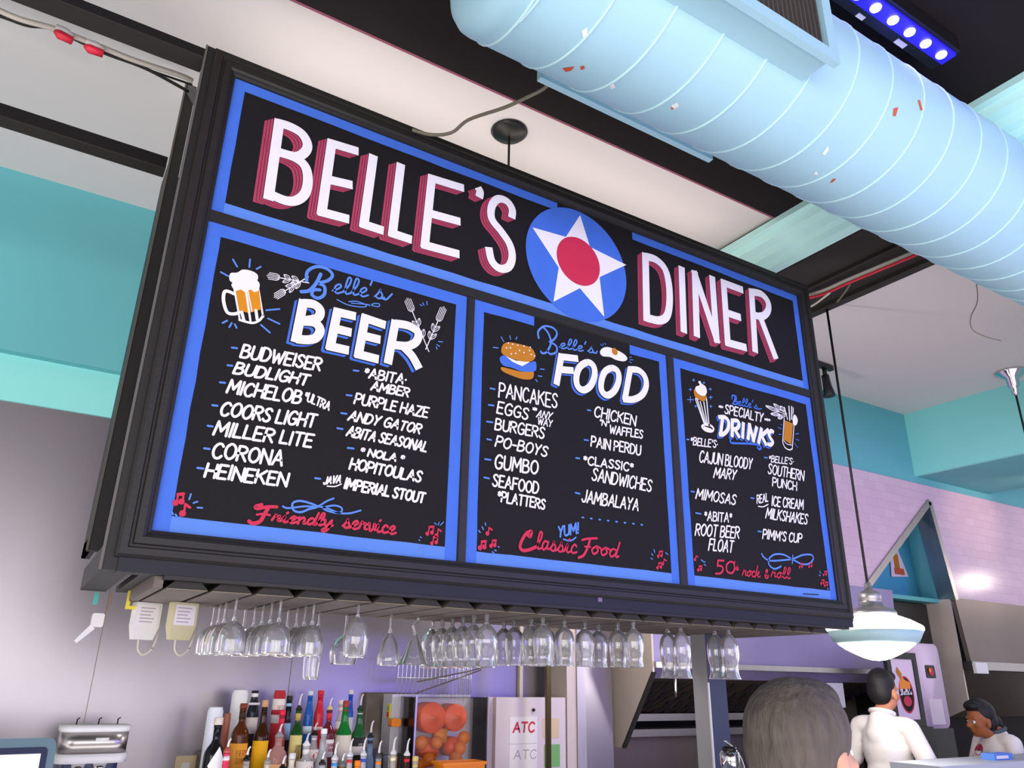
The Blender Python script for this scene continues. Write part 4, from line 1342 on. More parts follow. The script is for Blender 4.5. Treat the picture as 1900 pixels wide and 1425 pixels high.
for kind, ch, spots, lab in ROWS:
    ys = sorted(at(px, py, z=1.93).y for px, py in spots)
    last = -1
    for i, yv in enumerate(ys):
        yv = max(yv, 0.09)
        if kind == 'flute':
            yv = 0.556 + 0.064 * i
        r = KIND[kind][3]
        rmax = max(q[0] for q in r)
        if last > 0 and yv - last < rmax * 2 + 0.003:
            yv = last + rmax * 2 + 0.003
        last = yv
        if kind not in protos:
            protos[kind] = glass_proto(KIND[kind])
            o = protos[kind]
        else:
            o = copy_tree(protos[kind])
        ord_ = order[i] if i else ('first' if 'of t' in lab.split('{}')[-1] or 'from the front' in lab else 'front')
        o['label'] = lab.format(ord_)
        o['group'] = 'stemware hanging in the rack'
        xx = 0.189 + 0.126 * (ch + 1)
        o.location = (xx, yv, FOOT)
        o.rotation_euler = (0, 0, 0.3 * i)

# ---- things hanging at the rack's left end
for (px, py, lab, m, yel) in ((273, 1122, 'white plastic power adapter hanging under the rack, left of two', 'plastic_white', False), (340, 1122, 'yellowed power adapter hanging under the rack, right of two', 'plastic_beige', True)):
    p = at(px, py, z=1.925)
    d = thing('power_adapter', lab, 'adapter', 'power adapters under the rack', (p.x, p.y - 0.02, 1.929), 0.25)
    b = mb(m)
    b.add([(-.042, -.02, 0), (.042, -.02, 0), (.042, .02, 0), (-.042, .02, 0), (-.042, -.02, -.075), (.042, -.02, -.075), (.042, .02, -.075), (-.042, .02, -.075), (-.034, -.015, -.118), (.03, -.015, -.118), (.03, .015, -.118), (-.034, .015, -.118)],
          [(0, 1, 5, 4), (1, 2, 6, 5), (2, 3, 7, 6), (3, 0, 4, 7), (4, 5, 9, 8), (5, 6, 10, 9), (6, 7, 11, 10), (7, 4, 8, 11), (8, 9, 10, 11), (3, 2, 1, 0)])
    b.build('case', d)
    b = mb('paper_white').box((-.034, -.0212, -.072), (.034, -.0202, -.008))
    b.use('ink_grey')
    for k in range(5):
        b.box((-.028, -.0215, -.02 - k * .011), (.02 - .006 * (k % 3), -.0211, -.016 - k * .011))
    b.build('rating_label', d)
    mb('cable_white', True).tube(smooth_pts([(-.01, 0, -.118), (-.008, -.005, -.15), (.012, -.005, -.165), (.04, -.004, -.14), (.052, 0, -.07), (.05, 0, -.0005)]), 0.0035, 8).build('lead', d)
p = at(207, 1101, z=1.962)
c = thing('hanging_plug', 'white plug dangling on a thin brown wire at the sign corner', 'plug', loc=(p.x, p.y, 1.962))
mb('cable_brown', True).tube(smooth_pts([(0, 0, 0), (0.002, 0, -.03), (-.004, 0, -.055), (-.010, 0, -.07)]), 0.002, 6).build('wire', c)
b = mb('plastic_white').rbox((-.045, -.014, -.112), (-.008, .014, -.068), 0.006, Matrix.Rotation(0.0, 4, 'Y'), 1)
b.prism([(-.045, -.009, -.105), (-.030, -.009, -.118), (-.075, -.009, -.165), (-.084, -.009, -.158)], (0, .018, 0))
b.build('plug_body', c)
p = at(180, 1101, z=1.962)
tag(mb('plastic_teal').rbox((p.x - .007, p.y - .004, 1.925), (p.x + .007, p.y + .004, 1.964), .003, None, 1).build('teal_tag'), 'small teal tag under the sign cabinet corner', 'tag')
p = at(250, 1110, z=1.94)
tag(mb('plastic_yellow').box((p.x - .022, p.y, 1.905), (p.x - .012, p.y + .02, 1.964)).box((p.x - .012, p.y, 1.905), (p.x + .034, p.y + .02, 1.915)).build('yellow_bracket'), 'small yellow L bracket at the rack end', 'bracket')

# ================================================================== PENDANT LAMPS
fac = 1.0
Pb = at(1540, 565, z=ZC)
pc = CAM + (Vector((4.089, 0.561, 2.235)) - CAM) * fac
zz = lambda z: CAM.z + (z - CAM.z) * fac
lamp = thing('pendant_lamp', 'lit schoolhouse pendant lamp with white glass and pale teal band', 'lamp', loc=(pc.x, pc.y, 0))
mb('cable_black', True).tube([(0, 0, 4.18), (0, 0, zz(2.25))], 0.008, 8).build('cord', lamp)
mb('plastic_black', True).lathe([(0.0, ZC), (0.025, ZC), (0.022, 4.185), (0.008, 4.17), (0, 4.17)], 24).build('canopy', lamp)
mb('brushed_nickel', True).lathe([(0.012, zz(2.30)), (0.022, zz(2.28)), (0.026, zz(2.25)), (0.055, zz(2.24)), (0.066, zz(2.225)), (0.066, zz(2.19)), (0.060, zz(2.185)), (0.070, zz(2.175)), (0.072, zz(2.155)), (0.125, zz(2.135)), (0.138, zz(2.118)), (0.138, zz(2.105)), (0.12, zz(2.105))], 40).build('fitter', lamp)
b = mb('lamp_glass', True)
R0 = 0.27 * fac
b.lathe([(0.12, zz(2.112)), (0.142, zz(2.10)), (R0 * .76, zz(2.075)), (R0 * .98, zz(2.040)), (R0, zz(2.03)), (R0 * .995, zz(2.015)), (R0 * .96, zz(2.012))], 56, cap0=False, cap1=False)
b.lathe([(R0 * .79, zz(1.946)), (R0 * .78, zz(1.938)), (R0 * .64, zz(1.910)), (R0 * .46, zz(1.884)), (R0 * .28, zz(1.862)), (R0 * .14, zz(1.851)), (0.0, zz(1.848))], 56, cap0=False)
b.build('glass_shade', lamp)
b = mb('lamp_band', True).lathe([(R0 * .965, zz(2.0135)), (R0 * .985, zz(2.010)), (R0 * .86, zz(1.950)), (R0 * .795, zz(1.9445))], 56, cap0=False, cap1=False)
b.build('painted_band', lamp)
l = bpy.data.lights.new('pendant_bulb', 'POINT')
l.energy, l.color, l.shadow_soft_size = 14, (1, .95, .88), 0.1
lo = bpy.data.objects.new('pendant_bulb', l)
COL.objects.link(lo)
lo.location = (pc.x, pc.y, zz(1.78))
pc2 = at(1875, 690, z=ZC)
l2 = thing('pendant_lamp', 'second pendant at right edge showing only its metal canopy and cord', 'lamp', loc=(pc2.x, pc2.y, 0))
mb('chrome', True).lathe([(0.0, ZC), (0.12, ZC), (0.118, 4.185), (0.05, 4.14), (0.045, 4.07), (0.03, 4.06), (0.026, 4.0), (0.012, 3.985)], 28).build('canopy', l2)
mb('cable_black', True).tube([(0, 0, 3.99), (0, 0, 2.5)], 0.008, 8).build('cord', l2)
mb('lamp_glass', True).lathe([(0.02, 2.55), (0.14, 2.45), (0.24, 2.37), (0.2, 2.28), (0.0, 2.2)], 40).build('glass_shade', l2)

# ================================================================== BAR COUNTERS
ct = thing('back_bar_counter', 'dark wooden back bar counter with bottle steps along the steel wall', 'counter')
mb('wood_counter').box((-1.6, 1.25, 0.0), (2.08, 1.98, 1.06)).build('cabinet', ct)
mb('counter_grey').box((-1.65, 1.22, 1.06), (2.10, 1.99, 1.10)).build('worktop', ct)
for y0_, y1_, z1_, lb_ in ((1.285, 1.395, 1.14, 'lowest front wooden riser holding bottles on the back bar'), (1.40, 1.53, 1.20, 'second wooden riser from the front on the back bar'), (1.535, 1.70, 1.28, 'third wooden riser from the front on the back bar')):
    tag(mb('wood_counter').box((0.56, y0_, 1.10), (1.62 if z1_ == 1.14 else 1.36, y1_, z1_)).build('bottle_riser'), lb_, 'riser')
tag(mb('wood_counter').box((0.62, 1.705, 1.10), (1.46, 1.98, 1.36)).build('bottle_riser'), 'tall rear wooden riser holding bottles against the steel wall', 'riser')
fb = thing('front_bar', 'dark front bar counter under the menu sign', 'bar counter')
mb('wood_counter').box((-1.6, -0.35, 0.0), (3.3, 0.30, 1.05)).build('front_panel', fb)
mb('counter_grey').box((-1.65, -0.45, 1.05), (3.35, 0.75, 1.09)).build('counter_top', fb)
gp = thing('support_post', 'gray square post under the right end of the glass rack', 'post', loc=(2.635, 0.50, 0))
mb('post_grey').box((-0.058, -0.049, 1.09), (0.058, 0.05, 1.929)).build('shaft', gp)
mb('post_grey_shaded').box((-0.0575, -0.052, 1.09), (0.058, -0.0492, 1.929)).build('front_face', gp)  # front of the grey post: shade put into a darker colour
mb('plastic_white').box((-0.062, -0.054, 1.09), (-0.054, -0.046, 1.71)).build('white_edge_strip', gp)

# ================================================================== BOTTLES ON THE BACK BAR
bot_mats = {}


def bmat(col, clear=0.0, rough=0.12):
    k = (col, clear, rough)
    if k not in bot_mats:
        n = 'bottle_%d' % len(bot_mats)
        mat(n, col, rough, trans=clear, ior=1.3, spec=0.5)
        bot_mats[k] = n
    return bot_mats[k]


TIER = {'back': (1.80, 1.36), 'mid': (1.61, 1.28), 'front': (1.46, 1.20), 'edge': (1.34, 1.14)}


def curved_text(b, text, r, z0, z1, a0, a1, w, yaw=0.0):
    """small lettering following the round of a bottle label"""
    gl, tot = glyphs(text)
    for x, st_, ch in gl:
        for st in st_.split(';'):
            v = [float(t) for t in st.lstrip('~@').split()]
            pts = [Vector((v[i], v[i + 1], 0)) for i in range(0, len(v), 2)]
            if st[0] in '~@':
                pts = smooth_pts(pts, st[0] == '@', 3)
            q = []
            for p in pts:
                a = yaw + a0 + (a1 - a0) * (x + p.x) / tot
                q.append((r * math.sin(a), -r * math.cos(a), z0 + (z1 - z0) * p.y))
            b.tube(q, w, 4)


def bottle(name, label, px, top, wpx, tier, shape, glass, clear=0.0, cap='pourer', capcol='#1a1a1c', lab=None, lab2=None, neck=None, text=None, mark=None, group='bottles on the back bar'):
    y, zb = TIER[tier]
    p = at(px, top, y=y)
    t = (p - CAM).dot(FWD)
    R = wpx * t / FPX / 2
    H = p.z - zb
    root = thing(name, label, 'can' if shape == 'can' else 'bottle', group, (p.x, y, zb))
    yaw = math.atan2(CAM.x - p.x, -(CAM.y - y)) * -1
    yaw = math.atan2(-(CAM.x - p.x), (y - CAM.y))
    g = bmat(glass, clear)
    hc = {'pourer': 0.055, 'tall': 0.075, 'cork': 0.03, 'screw': 0.022, 'none': 0.0}[cap]
    Hb = H - hc
    nr = max(0.0125, R * 0.36)
    if shape == 'can':
        prof = [(0, 0), (R * .80, 0), (R * .84, .004), (R, .014), (R, H - .018), (R * .86, H - .005), (R * .88, H), (R * .80, H - .001), (R * .78, H - .006), (0, H - .006)]
        mb(g, True).lathe(prof, 28).build('can_body', root)
    else:
        if shape == 'slim':
            pr = [(R, Hb * .50), (R * .93, Hb * .57), (R * .6, Hb * .70), (nr * 1.15, Hb * .80)]
        elif shape == 'alu':
            nr = R * .55
            pr = [(R, Hb * .60), (R * .97, Hb * .66), (R * .72, Hb * .78), (nr * 1.1, Hb * .86)]
        elif shape == 'bulb':
            pr = [(R, Hb * .52), (R * .96, Hb * .60), (R * .66, Hb * .68), (nr * 1.5, Hb * .735), (nr * 1.35, Hb * .78), (nr * 1.3, Hb * .85)]
        elif shape == 'squat':
            pr = [(R, Hb * .60), (R * .98, Hb * .68), (R * .80, Hb * .76), (nr * 1.4, Hb * .82), (nr, Hb * .86)]
        else:
            pr = [(R, Hb * .58), (R * .96, Hb * .64), (R * .75, Hb * .70), (nr * 1.3, Hb * .755), (nr, Hb * .80)]
        prof = [(0, .004), (R * .8, 0.002), (R * .94, 0), (R, .008)] + pr + [(nr, Hb - .012), (nr * 1.12, Hb - .011), (nr * 1.12, Hb - .001), (0, Hb)]
        mb(g, True).lathe(prof, 28).build('bottle_body', root)
        if cap == 'pourer' or cap == 'tall':
            b = mb(bmat(capcol), True).lathe([(0, Hb), (nr * 1.25, Hb), (nr * 1.25, Hb + .008), (nr * .8, Hb + .014), (nr * .55, Hb + .022)], 16)
            pts = [(0, 0, Hb + .018), (0.001, 0, Hb + hc * .6), (0.003, -.002, Hb + hc * .85), (.009, -.004, Hb + hc)]
            b.use(bmat('#d9d6d6')).tube(pts, [nr * .5, .0048, .0044, .0035], 8)
            b.build('pour_spout', root)
        elif cap != 'none':
            mb(bmat(capcol, 0, .4), True).lathe([(0, Hb), (nr * 1.2, Hb), (nr * 1.22, Hb + .003), (nr * 1.18, H - .003), (nr * 1.05, H), (0, H)], 20).build('bottle_cap', root)
        if neck:
            mb(bmat(neck, 0, .5), True).lathe([(nr * 1.02, Hb * .835), (nr * 1.07, Hb * .835), (nr * 1.07, Hb - .013), (nr * 1.02, Hb - .013)], 20).build('neck_foil', root)
    if lab:
        col, f0, f1 = lab
        HH = H if shape == 'can' else Hb
        b = mb(bmat(col, 0, .6), True)
        if mark == 'diamond':
            c, s = HH * (f0 + f1) / 2, HH * (f1 - f0) / 2
            for i in range(6):
                u0, u1 = -1 + i / 3, -1 + (i + 1) / 3
                q = []
                for u, sg in ((u0, -1), (u1, -1), (u1, 1), (u0, 1)):
                    a = yaw + u * .95
                    q.append(((R + .0009) * math.sin(a), -(R + .0009) * math.cos(a), c + sg * s * (1 - abs(u))))
                b.quad(*q)
        else:
            b.lathe([(R * 1.002, HH * f0), (R + .0008, HH * f0), (R + .0008, HH * f1), (R * 1.002, HH * f1)], 28, cap0=False, cap1=False)
        lo = b.build('paper_label', root)
        if lab2:
            c2, g0, g1 = lab2
            mb(bmat(c2, 0, .6), True).lathe([(R + .0009, HH * g0), (R + .0014, HH * g0), (R + .0014, HH * g1), (R + .0009, HH * g1)], 28, cap0=False, cap1=False).build('label_band', root)
        if mark == 'dot':
            zc = HH * (f0 + (f1 - f0) * .62)
            b = mb(bmat('#c22a3c', 0, .6), True)
            rr = (f1 - f0) * HH * .22
            n = 18
            b.add([((R + .0016) * math.sin(yaw + rr / R * math.cos(k * 2 * PI / n)), -(R + .0016) * math.cos(yaw + rr / R * math.cos(k * 2 * PI / n)), zc + rr * math.sin(k * 2 * PI / n)) for k in range(n)], [tuple(range(n))])
            b.build('round_emblem', root)
        if text:
            b = mb(bmat(text[1], 0, .6))
            rows = text[0].split('/')
            hh = (f1 - f0) * HH
            k0 = .12 if mark == 'dot' else .30
            rh = (.20 if mark == 'dot' else .42 / len(rows)) * hh
            for i, rw in enumerate(rows):
                z0 = HH * f0 + hh * k0 + (len(rows) - 1 - i) * rh * 1.25
                curved_text(b, rw, R + .0016, z0, z0 + rh, -.62, .62, .0008, yaw)
            b.build('label_text', root)
    return root


B = bottle
B('beer_can', 'tall plain silver can at the far left of the bottles', 401, 1312, 28, 'mid', 'can', '#dfe2ea')
B('liquor_bottle', 'black liquor bottle with white diamond label, leftmost of the bottles', 407, 1331, 36, 'front', 'bottle', '#17181d', 0, 'cork', '#d8cdbd', ('#f4f2ee', .22, .72), mark='diamond')
B('copper_cup', 'copper coloured shaker cup beside the tall silver can', 424, 1323, 15, 'back', 'can', '#b0654f')
B('beer_can', 'tall white beer can standing behind an amber bottle', 447, 1280, 29, 'back', 'can', '#e9e9ea', 0)
B('liquor_bottle', 'amber whisky bottle with wide orange label and orange neck mark', 453, 1305, 31, 'mid', 'bottle', '#5a2c10', .15, 'screw', '#7a3424', ('#f2a53a', .05, .48), neck='#3c2a1c', text=('FIERY/CINNAMON', '#a3521c'))
B('liquor_bottle', 'dark bottle with pale label and tall white capsule, left group', 474, 1281, 21, 'back', 'alu', '#20222c', 0, 'none', lab=('#d9cfcb', .30, .56), lab2=('#e9e6e8', .76, .80), neck='#e9e6e8')
B('liquor_bottle', 'dark brown bottle with yellow collar, yellow label and cork', 493, 1299, 27, 'mid', 'bulb', '#3a1d0d', .1, 'cork', '#c79a70', ('#f3b51c', .06, .50), neck='#1c1512')
B('beer_can', 'tall red and white beer can in the middle of the back row', 520, 1281, 22, 'back', 'can', '#b9303a', 0, lab=('#efe4dd', .46, .86), lab2=('#b9303a', .60, .68), text=('BEER', '#b9303a'))
B('beer_bottle', 'black beer bottle with pale blue neck and body labels', 538, 1291, 14, 'back', 'slim', '#16171d', 0, 'screw', '#2a2a30', ('#8fb4d8', .22, .55), neck='#9fc4e2')
B('liquor_bottle', 'whisky bottle with bright red wax neck and tan label', 525, 1318, 19, 'mid', 'bottle', '#a3323e', .2, 'screw', '#e0264a', ('#d9a27c', .06, .46), neck='#e0264a')
B('liquor_bottle', 'stout bottle with big peach label and pink shoulders', 521, 1343, 35, 'front', 'squat', '#c58f86', .3, 'pourer', '#8d8a8c', ('#f0b788', .10, .56), text=('MARGARITA/MIX', '#b0673f'))
B('liquor_bottle', 'green shouldered whiskey bottle with cream label and pour spout', 558, 1287, 21, 'mid', 'bottle', '#1f5a24', .3, 'tall', '#26251f', ('#e9d98e', .06, .60), neck='#bfa85c', text=('WHISKEY', '#8c6a2c'))
B('aluminum_bottle', 'bright blue aluminum beer bottle, left of the red one', 577, 1282, 16, 'back', 'alu', '#1f62b4', 0, 'screw', '#cfd6e2', ('#d6e6f4', .30, .44))
B('aluminum_bottle', 'bright red aluminum beer bottle in the back row', 596, 1281, 17, 'back', 'alu', '#d8283a', 0, 'screw', '#d8283a', ('#f0c8c8', .36, .42))
B('liquor_bottle', 'clear bottle with maroon liqueur, red capsule and white label', 614, 1295, 25, 'mid', 'bottle', '#7c2a34', .35, 'pourer', '#cdb483', ('#eadfdc', .24, .52), neck='#cf3538', text=('SOUTHERN/COMFORT', '#a3303a'))
B('rum_bottle', 'clear rum bottle with white neck and red round emblem, behind the other rum', 586, 1341, 21, 'mid', 'slim', '#e6e2e2', .5, 'pourer', '#1a1a1c', ('#f0e4dc', .16, .62), neck='#f2f0f0', mark='dot', text=('BACARDI', '#8c3a3a'))
B('rum_bottle', 'clear rum bottle with red round emblem in the front row', 571, 1360, 31, 'front', 'bottle', '#e9e7e8', .5, 'pourer', '#e9e6e6', ('#f2ece8', .10, .70), neck='#f0eeee', mark='dot', text=('BACARDI', '#8c3a3a'))
B('liquor_bottle', 'clear vodka bottle with white cap in front of the maroon liqueur', 602, 1352, 22, 'front', 'slim', '#e4eaf0', .6, 'screw', '#f2f2f4', ('#bfe0ee', .30, .44))
B('liquor_bottle', 'small bottle with black spout and silver label before the orange label', 461, 1385, 19, 'edge', 'slim', '#a8a29c', .3, 'pourer', '#17171a', ('#dcd6d0', .10, .60), neck='#9a9690')
B('liquor_bottle', 'slim bottle with red body and white neck next to the diamond label', 425, 1370, 15, 'edge', 'slim', '#d23a58', .1, 'pourer', '#b3554c', ('#e05a78', .10, .50), neck='#e8dcdc')
B('liquor_bottle', 'clear bottle with pale spout in front of the yellow label', 499, 1390, 13, 'edge', 'slim', '#cfc3b3', .4, 'pourer', '#8f8880', ('#e2d6c4', .1, .5))
B('liquor_bottle', 'dark bottle with black spout below the peach label', 527, 1402, 16, 'edge', 'slim', '#3a2a20', .2, 'pourer', '#151517', ('#c9a477', .1, .55))
B('liquor_bottle', 'bottle with two silver knobbed cap in the lowest row', 543, 1397, 21, 'edge', 'squat', '#d8d0c4', .3, 'screw', '#c9c9cc', ('#efe6da', .1, .6))
B('liquor_bottle', 'clear bottle with black spout right of the front rum', 600, 1394, 25, 'edge', 'bottle', '#d6d9dc', .6, 'pourer', '#2a2a2c', ('#d9e0e4', .1, .45))
B('whisky_bottle', 'bright green whisky bottle with red capsule and cream label', 643, 1300, 28, 'mid', 'bulb', '#1f8a36', .3, 'cork', '#9c3d38', ('#e2d9cc', .08, .56), neck='#8f3434')
B('liquor_bottle', 'clear bottle with cream cap and red slash label in back row', 634, 1299, 16, 'back', 'bottle', '#dcd6d4', .3, 'screw', '#efe6d8', ('#e6dcd8', .20, .62), lab2=('#cf5560', .36, .46), neck='#e9ddc9')
B('aluminum_bottle', 'royal blue topped aluminum bottle with silver body', 652, 1280, 14, 'back', 'alu', '#2b54b8', 0, 'screw', '#d6d4cc', ('#c9c6cc', .02, .58))
B('liqueur_bottle', 'dark green liqueur bottle with black label and silver neck rings', 671, 1288, 25, 'mid', 'bulb', '#2c6a3a', .3, 'tall', '#1e3a26', ('#2a2b2e', .18, .55), lab2=('#cfc9c4', .26, .40), neck='#c9c9cd', text=('CREAM', '#e9e6e4'))
B('gin_bottle', 'pale blue gin bottle with spout beside the green ones', 690, 1337, 18, 'front', 'slim', '#8aa6d0', .5, 'tall', '#1d2030', ('#dfe2ee', .04, .34), neck='#2c3044')
B('liquor_bottle', 'bottle with sky blue neck foil in the lowest row', 624, 1376, 15, 'edge', 'slim', '#dfe2e4', .5, 'tall', '#cfcfd2', ('#e3d3a0', .1, .4), neck='#3f8fd8')
B('liquor_bottle', 'bottle with red and white neck foil, left of two red ones', 652, 1370, 16, 'edge', 'slim', '#d9d4d6', .5, 'tall', '#cfcfd2', ('#e9e2e2', .1, .5), neck='#d23a48')
B('liquor_bottle', 'bottle with deep blue neck foil near the pale blue gin', 677, 1369, 14, 'edge', 'slim', '#d6d8e0', .5, 'tall', '#cfcfd2', ('#e0e0ea', .1, .5), neck='#3a55c0')
B('liquor_bottle', 'bottle with bright orange neck foil standing alone right of the gin', 705, 1374, 15, 'edge', 'slim', '#b8bcc4', .5, 'tall', '#4a4a4e', ('#c9ccd2', .1, .5), neck='#f0862a')
B('liquor_bottle', 'bottle with cream neck foil and curved spout over the plastic tub', 732, 1367, 15, 'edge', 'slim', '#d6d2c4', .5, 'tall', '#d6d6d8', ('#e6e0c9', .1, .5), neck='#efe8b8')
B('liquor_bottle', 'bottle with red neck foil and curved spout beside the juicer', 757, 1370, 15, 'edge', 'slim', '#4a2a22', .3, 'tall', '#d6d6d8', ('#d2452a', .2, .5), neck='#d8283f')
B('liquor_bottle', 'small clear bottle with gold cap below the juicer', 771, 1403, 13, 'edge', 'slim', '#e2dfd8', .5, 'screw', '#d9bd72', ('#e9e4d8', .1, .5), neck='#d9bd72')
B('liquor_bottle', 'small bottle with orange shoulders below the dark green liqueur', 664, 1411, 14, 'edge', 'slim', '#f08a30', .2, 'screw', '#ef7d22', ('#f5b063', .1, .5))
B('liquor_bottle', 'brown spirit bottle with gray spout in the lowest row', 637, 1397, 15, 'edge', 'slim', '#a5793f', .4, 'pourer', '#6d6a68', ('#d6b878', .1, .45))
p = at(738, 1402, y=1.34)
tb = thing('plastic_tub', 'clear plastic tub at the front edge of the back bar', 'tub', loc=(p.x + .02, 1.475, 1.10))
mb('clear_plastic', True).lathe([(.040, .002), (.050, .25), (.054, .255), (.054, .262), (.049, .262), (.047, .25), (.037, .006)], 28).build('tub_wall', tb)

# ================================================================== LEFT END OF THE BACK BAR
pm = at(100, 1368, y=1.0)
mon = thing('pos_monitor', 'gray framed point of sale monitor cut by the lower left corner', 'monitor', loc=(pm.x - 0.17, 1.0, 1.10), rz=0.10)
zt = pm.z - 1.10
Mx = Matrix.Translation((0, 0, zt - .15)) @ Matrix.Rotation(-0.22, 4, 'X')
mb('monitor_grey').rbox((-.19, 0, -.15), (.19, .035, .15), .03, Mx, 1).build('housing', mon)
mb('navy_plastic').rbox((-.165, -.002, -.125), (.165, .0, .12), .015, Mx, 1).build('bezel', mon)
b = mb('screen').box((-.145, -.004, -.108), (.145, -.002, .098), Mx)
b.use('ink_purple')
for k in range(4):
    b.box((-.12 + .06 * k, -.005, -.02), (-.08 + .06 * k, -.004, -.012), Mx)
b.build('screen', mon)
mb('navy_plastic').box((-.05, .02, 0.0), (.05, .06, zt - .12)).box((-.12, -.05, 0), (.12, .12, .015)).build('stand', mon)

pcf = at(178, 1345, y=1.62)
cm = thing('espresso_machine', 'white and chrome round topped coffee machine at lower left', 'coffee machine', loc=(pcf.x, 1.62, 1.10))
k = pcf.z - 1.10
W2 = 0.135


def cup_ring(b, z0, z1, w, d, r):
    return b.rbox((-w, -d, z0), (w, d, z1), r, None, 2, 8)


cup_ring(mb('plastic_white', True), k - .022, k, W2, .11, .06).build('top_rim', cm)
cup_ring(mb('steel', True), k - .105, k - .022, W2 - .006, .105, .058).build('steel_body', cm)
cup_ring(mb('plastic_white', True), k - .140, k - .105, W2 + .002, .112, .06).build('lower_rim', cm)
b = mb('navy_plastic')
cup_ring(b, .03, k - .14, W2 - .03, .08, .03)
b.build('column', cm)
mb('navy_plastic').rbox((-.14, -.13, 0), (.14, .11, .03), .03).build('drip_tray', cm)
mb('chrome', True).lathe([(.0, k - .185), (.026, k - .185), (.030, k - .14), (0, k - .14)], 18, Matrix.Translation((-.045, -.075, 0))).build('brew_head', cm)
mb('chrome', True).lathe([(.0, k - .185), (.026, k - .185), (.030, k - .14), (0, k - .14)], 18, Matrix.Translation((.035, -.075, 0))).build('brew_head', cm)
mb('plastic_white', True).box((0.0, -.1075, k - .058), (.05, -.104, k - .044)).build('badge', cm)
for dx in (-.07, .015, .09):
    mb('cable_black', True).tube([(dx, .06, k), (dx, .06, k + .02), (dx + .008, .055, k + .026)], .003, 6).build('cup_guard_post', cm)
for px, py, w, lab in ((345, 1415, .05, 'brown wall outlet plate behind the coffee machine'), (385, 1412, .055, 'beige wall outlet plate left of the bottles')):
    p = at(px, py, y=2.0)
    o = thing('wall_outlet', lab, 'outlet', 'outlets on the steel wall', (p.x, 2.0, p.z))
    mb('sticker_beige').rbox((-w, -.002, -.07), (w, .010, .03), .006, None, 1).build('cover_plate', o)
    mb('plastic_white').box((-.018, -.004, -.035), (.018, -.002, 0.0)).build('socket', o)

# ================================================================== ORANGE JUICER, PANELS AND POLES
JY = 1.62
jx0, jx1 = at(757, 1287, y=JY).x, at(906, 1290, y=JY).x
jz1 = at(830, 1290, y=JY).z
jc = thing('orange_juicer', 'steel orange juicing machine with clear front full of oranges', 'juicer', loc=((jx0 + jx1) / 2, JY + .15, 1.10))
hw, H = (jx1 - jx0) / 2, jz1 - 1.10
mb('juicer_steel').box((-hw, .05, 0.102), (hw, .17, H)).box((-hw, -.15, 0.0), (hw, .17, .10)).build('steel_body', jc)
b = mb('clear_plastic')
b.box((-hw + .055, -.150, .12), (hw, -.146, H - .01)).box((-hw + .051, -.150, .12), (-hw + .055, .048, H - .01)).box((hw - .004, -.146, .12), (hw, .048, H - .01)).box((-hw + .055, -.146, H - .014), (hw - .004, .048, H - .010))
b.build('clear_cover', jc)
mb('steel').box((-hw + .047, -.153, .12), (-hw + .056, -.145, H)).build('cover_edge', jc)
mb('steel').box((hw - .002, -.153, .12), (hw + .006, -.145, H)).build('cover_edge', jc)
b = mb('plastic_yellow').box((-hw - .006, .06, H - .12), (-hw - .0002, .10, H - .05)).use('ink_red').box((-hw - .009, .07, H - .115), (-hw - .006, .09, H - .09)).use('sticker_green').box((-hw - .009, .07, H - .08), (-hw - .006, .09, H - .06))
b.build('switch', jc)
mb('plastic_orange').rbox((-hw - .025, -.02, H - .16), (-hw + .03, .03, H - .12), .012, None, 1).build('cover_latch', jc)
RY = Matrix.Rotation(PI / 2, 4, 'X')
for cx, rr in ((-.055, .078), (.085, .070)):
    b = mb('orange_plastic_dark', True).lathe([(0, .085), (.012, .080), (.05, .06), (rr * .94, .062), (rr, .055), (rr, -.06), (0, -.06)], 36, Matrix.Translation((cx, -.02, H - .115)) @ RY)
    b.build('squeezing_drum', jc)
for cx, cz, rr in ((-.06, H - .265, .052), (.09, H - .262, .05)):
    mb('orange_plastic_dark', True).lathe([(0, .06), (rr, .055), (rr, -.05), (0, -.05)], 28, Matrix.Translation((cx, -.02, cz)) @ RY).build('lower_drum', jc)
b = mb('plastic_orange', True).box((-.03, -.08, H - .24), (.035, -.02, H - .17)).box((-.13, -.10, .13), (-.09, -.02, .18)).box((.12, -.10, .14), (.155, -.02, .2))
b.build('peel_ejector', jc)
oranges = [(-.125, -.09, H - .235, .036), (-.085, -.11, H - .315, .037), (.075, -.11, H - .315, .037), (.135, -.085, H - .215, .034), (-.04, -.105, H - .235, .032), (-.125, -.10, H - .34, .03), (.105, -.10, H - .265, .034)]
for i, (x, y, z, r) in enumerate(oranges):
    o = mb('orange_skin', True).ball((0, 0, 0), r, 20).build('orange')
    o.location = (jc.location.x + x, jc.location.y + y, jc.location.z + z)
    tag(o, ['whole orange at the left inside the clear juicer cover', 'orange low on the left inside the juicer', 'orange low on the right inside the juicer', 'orange at the right edge inside the juicer', 'orange just under the big left drum', 'orange lowest at the left of the juicer', 'orange under the big right drum'][i], 'orange', 'oranges in the juicer')
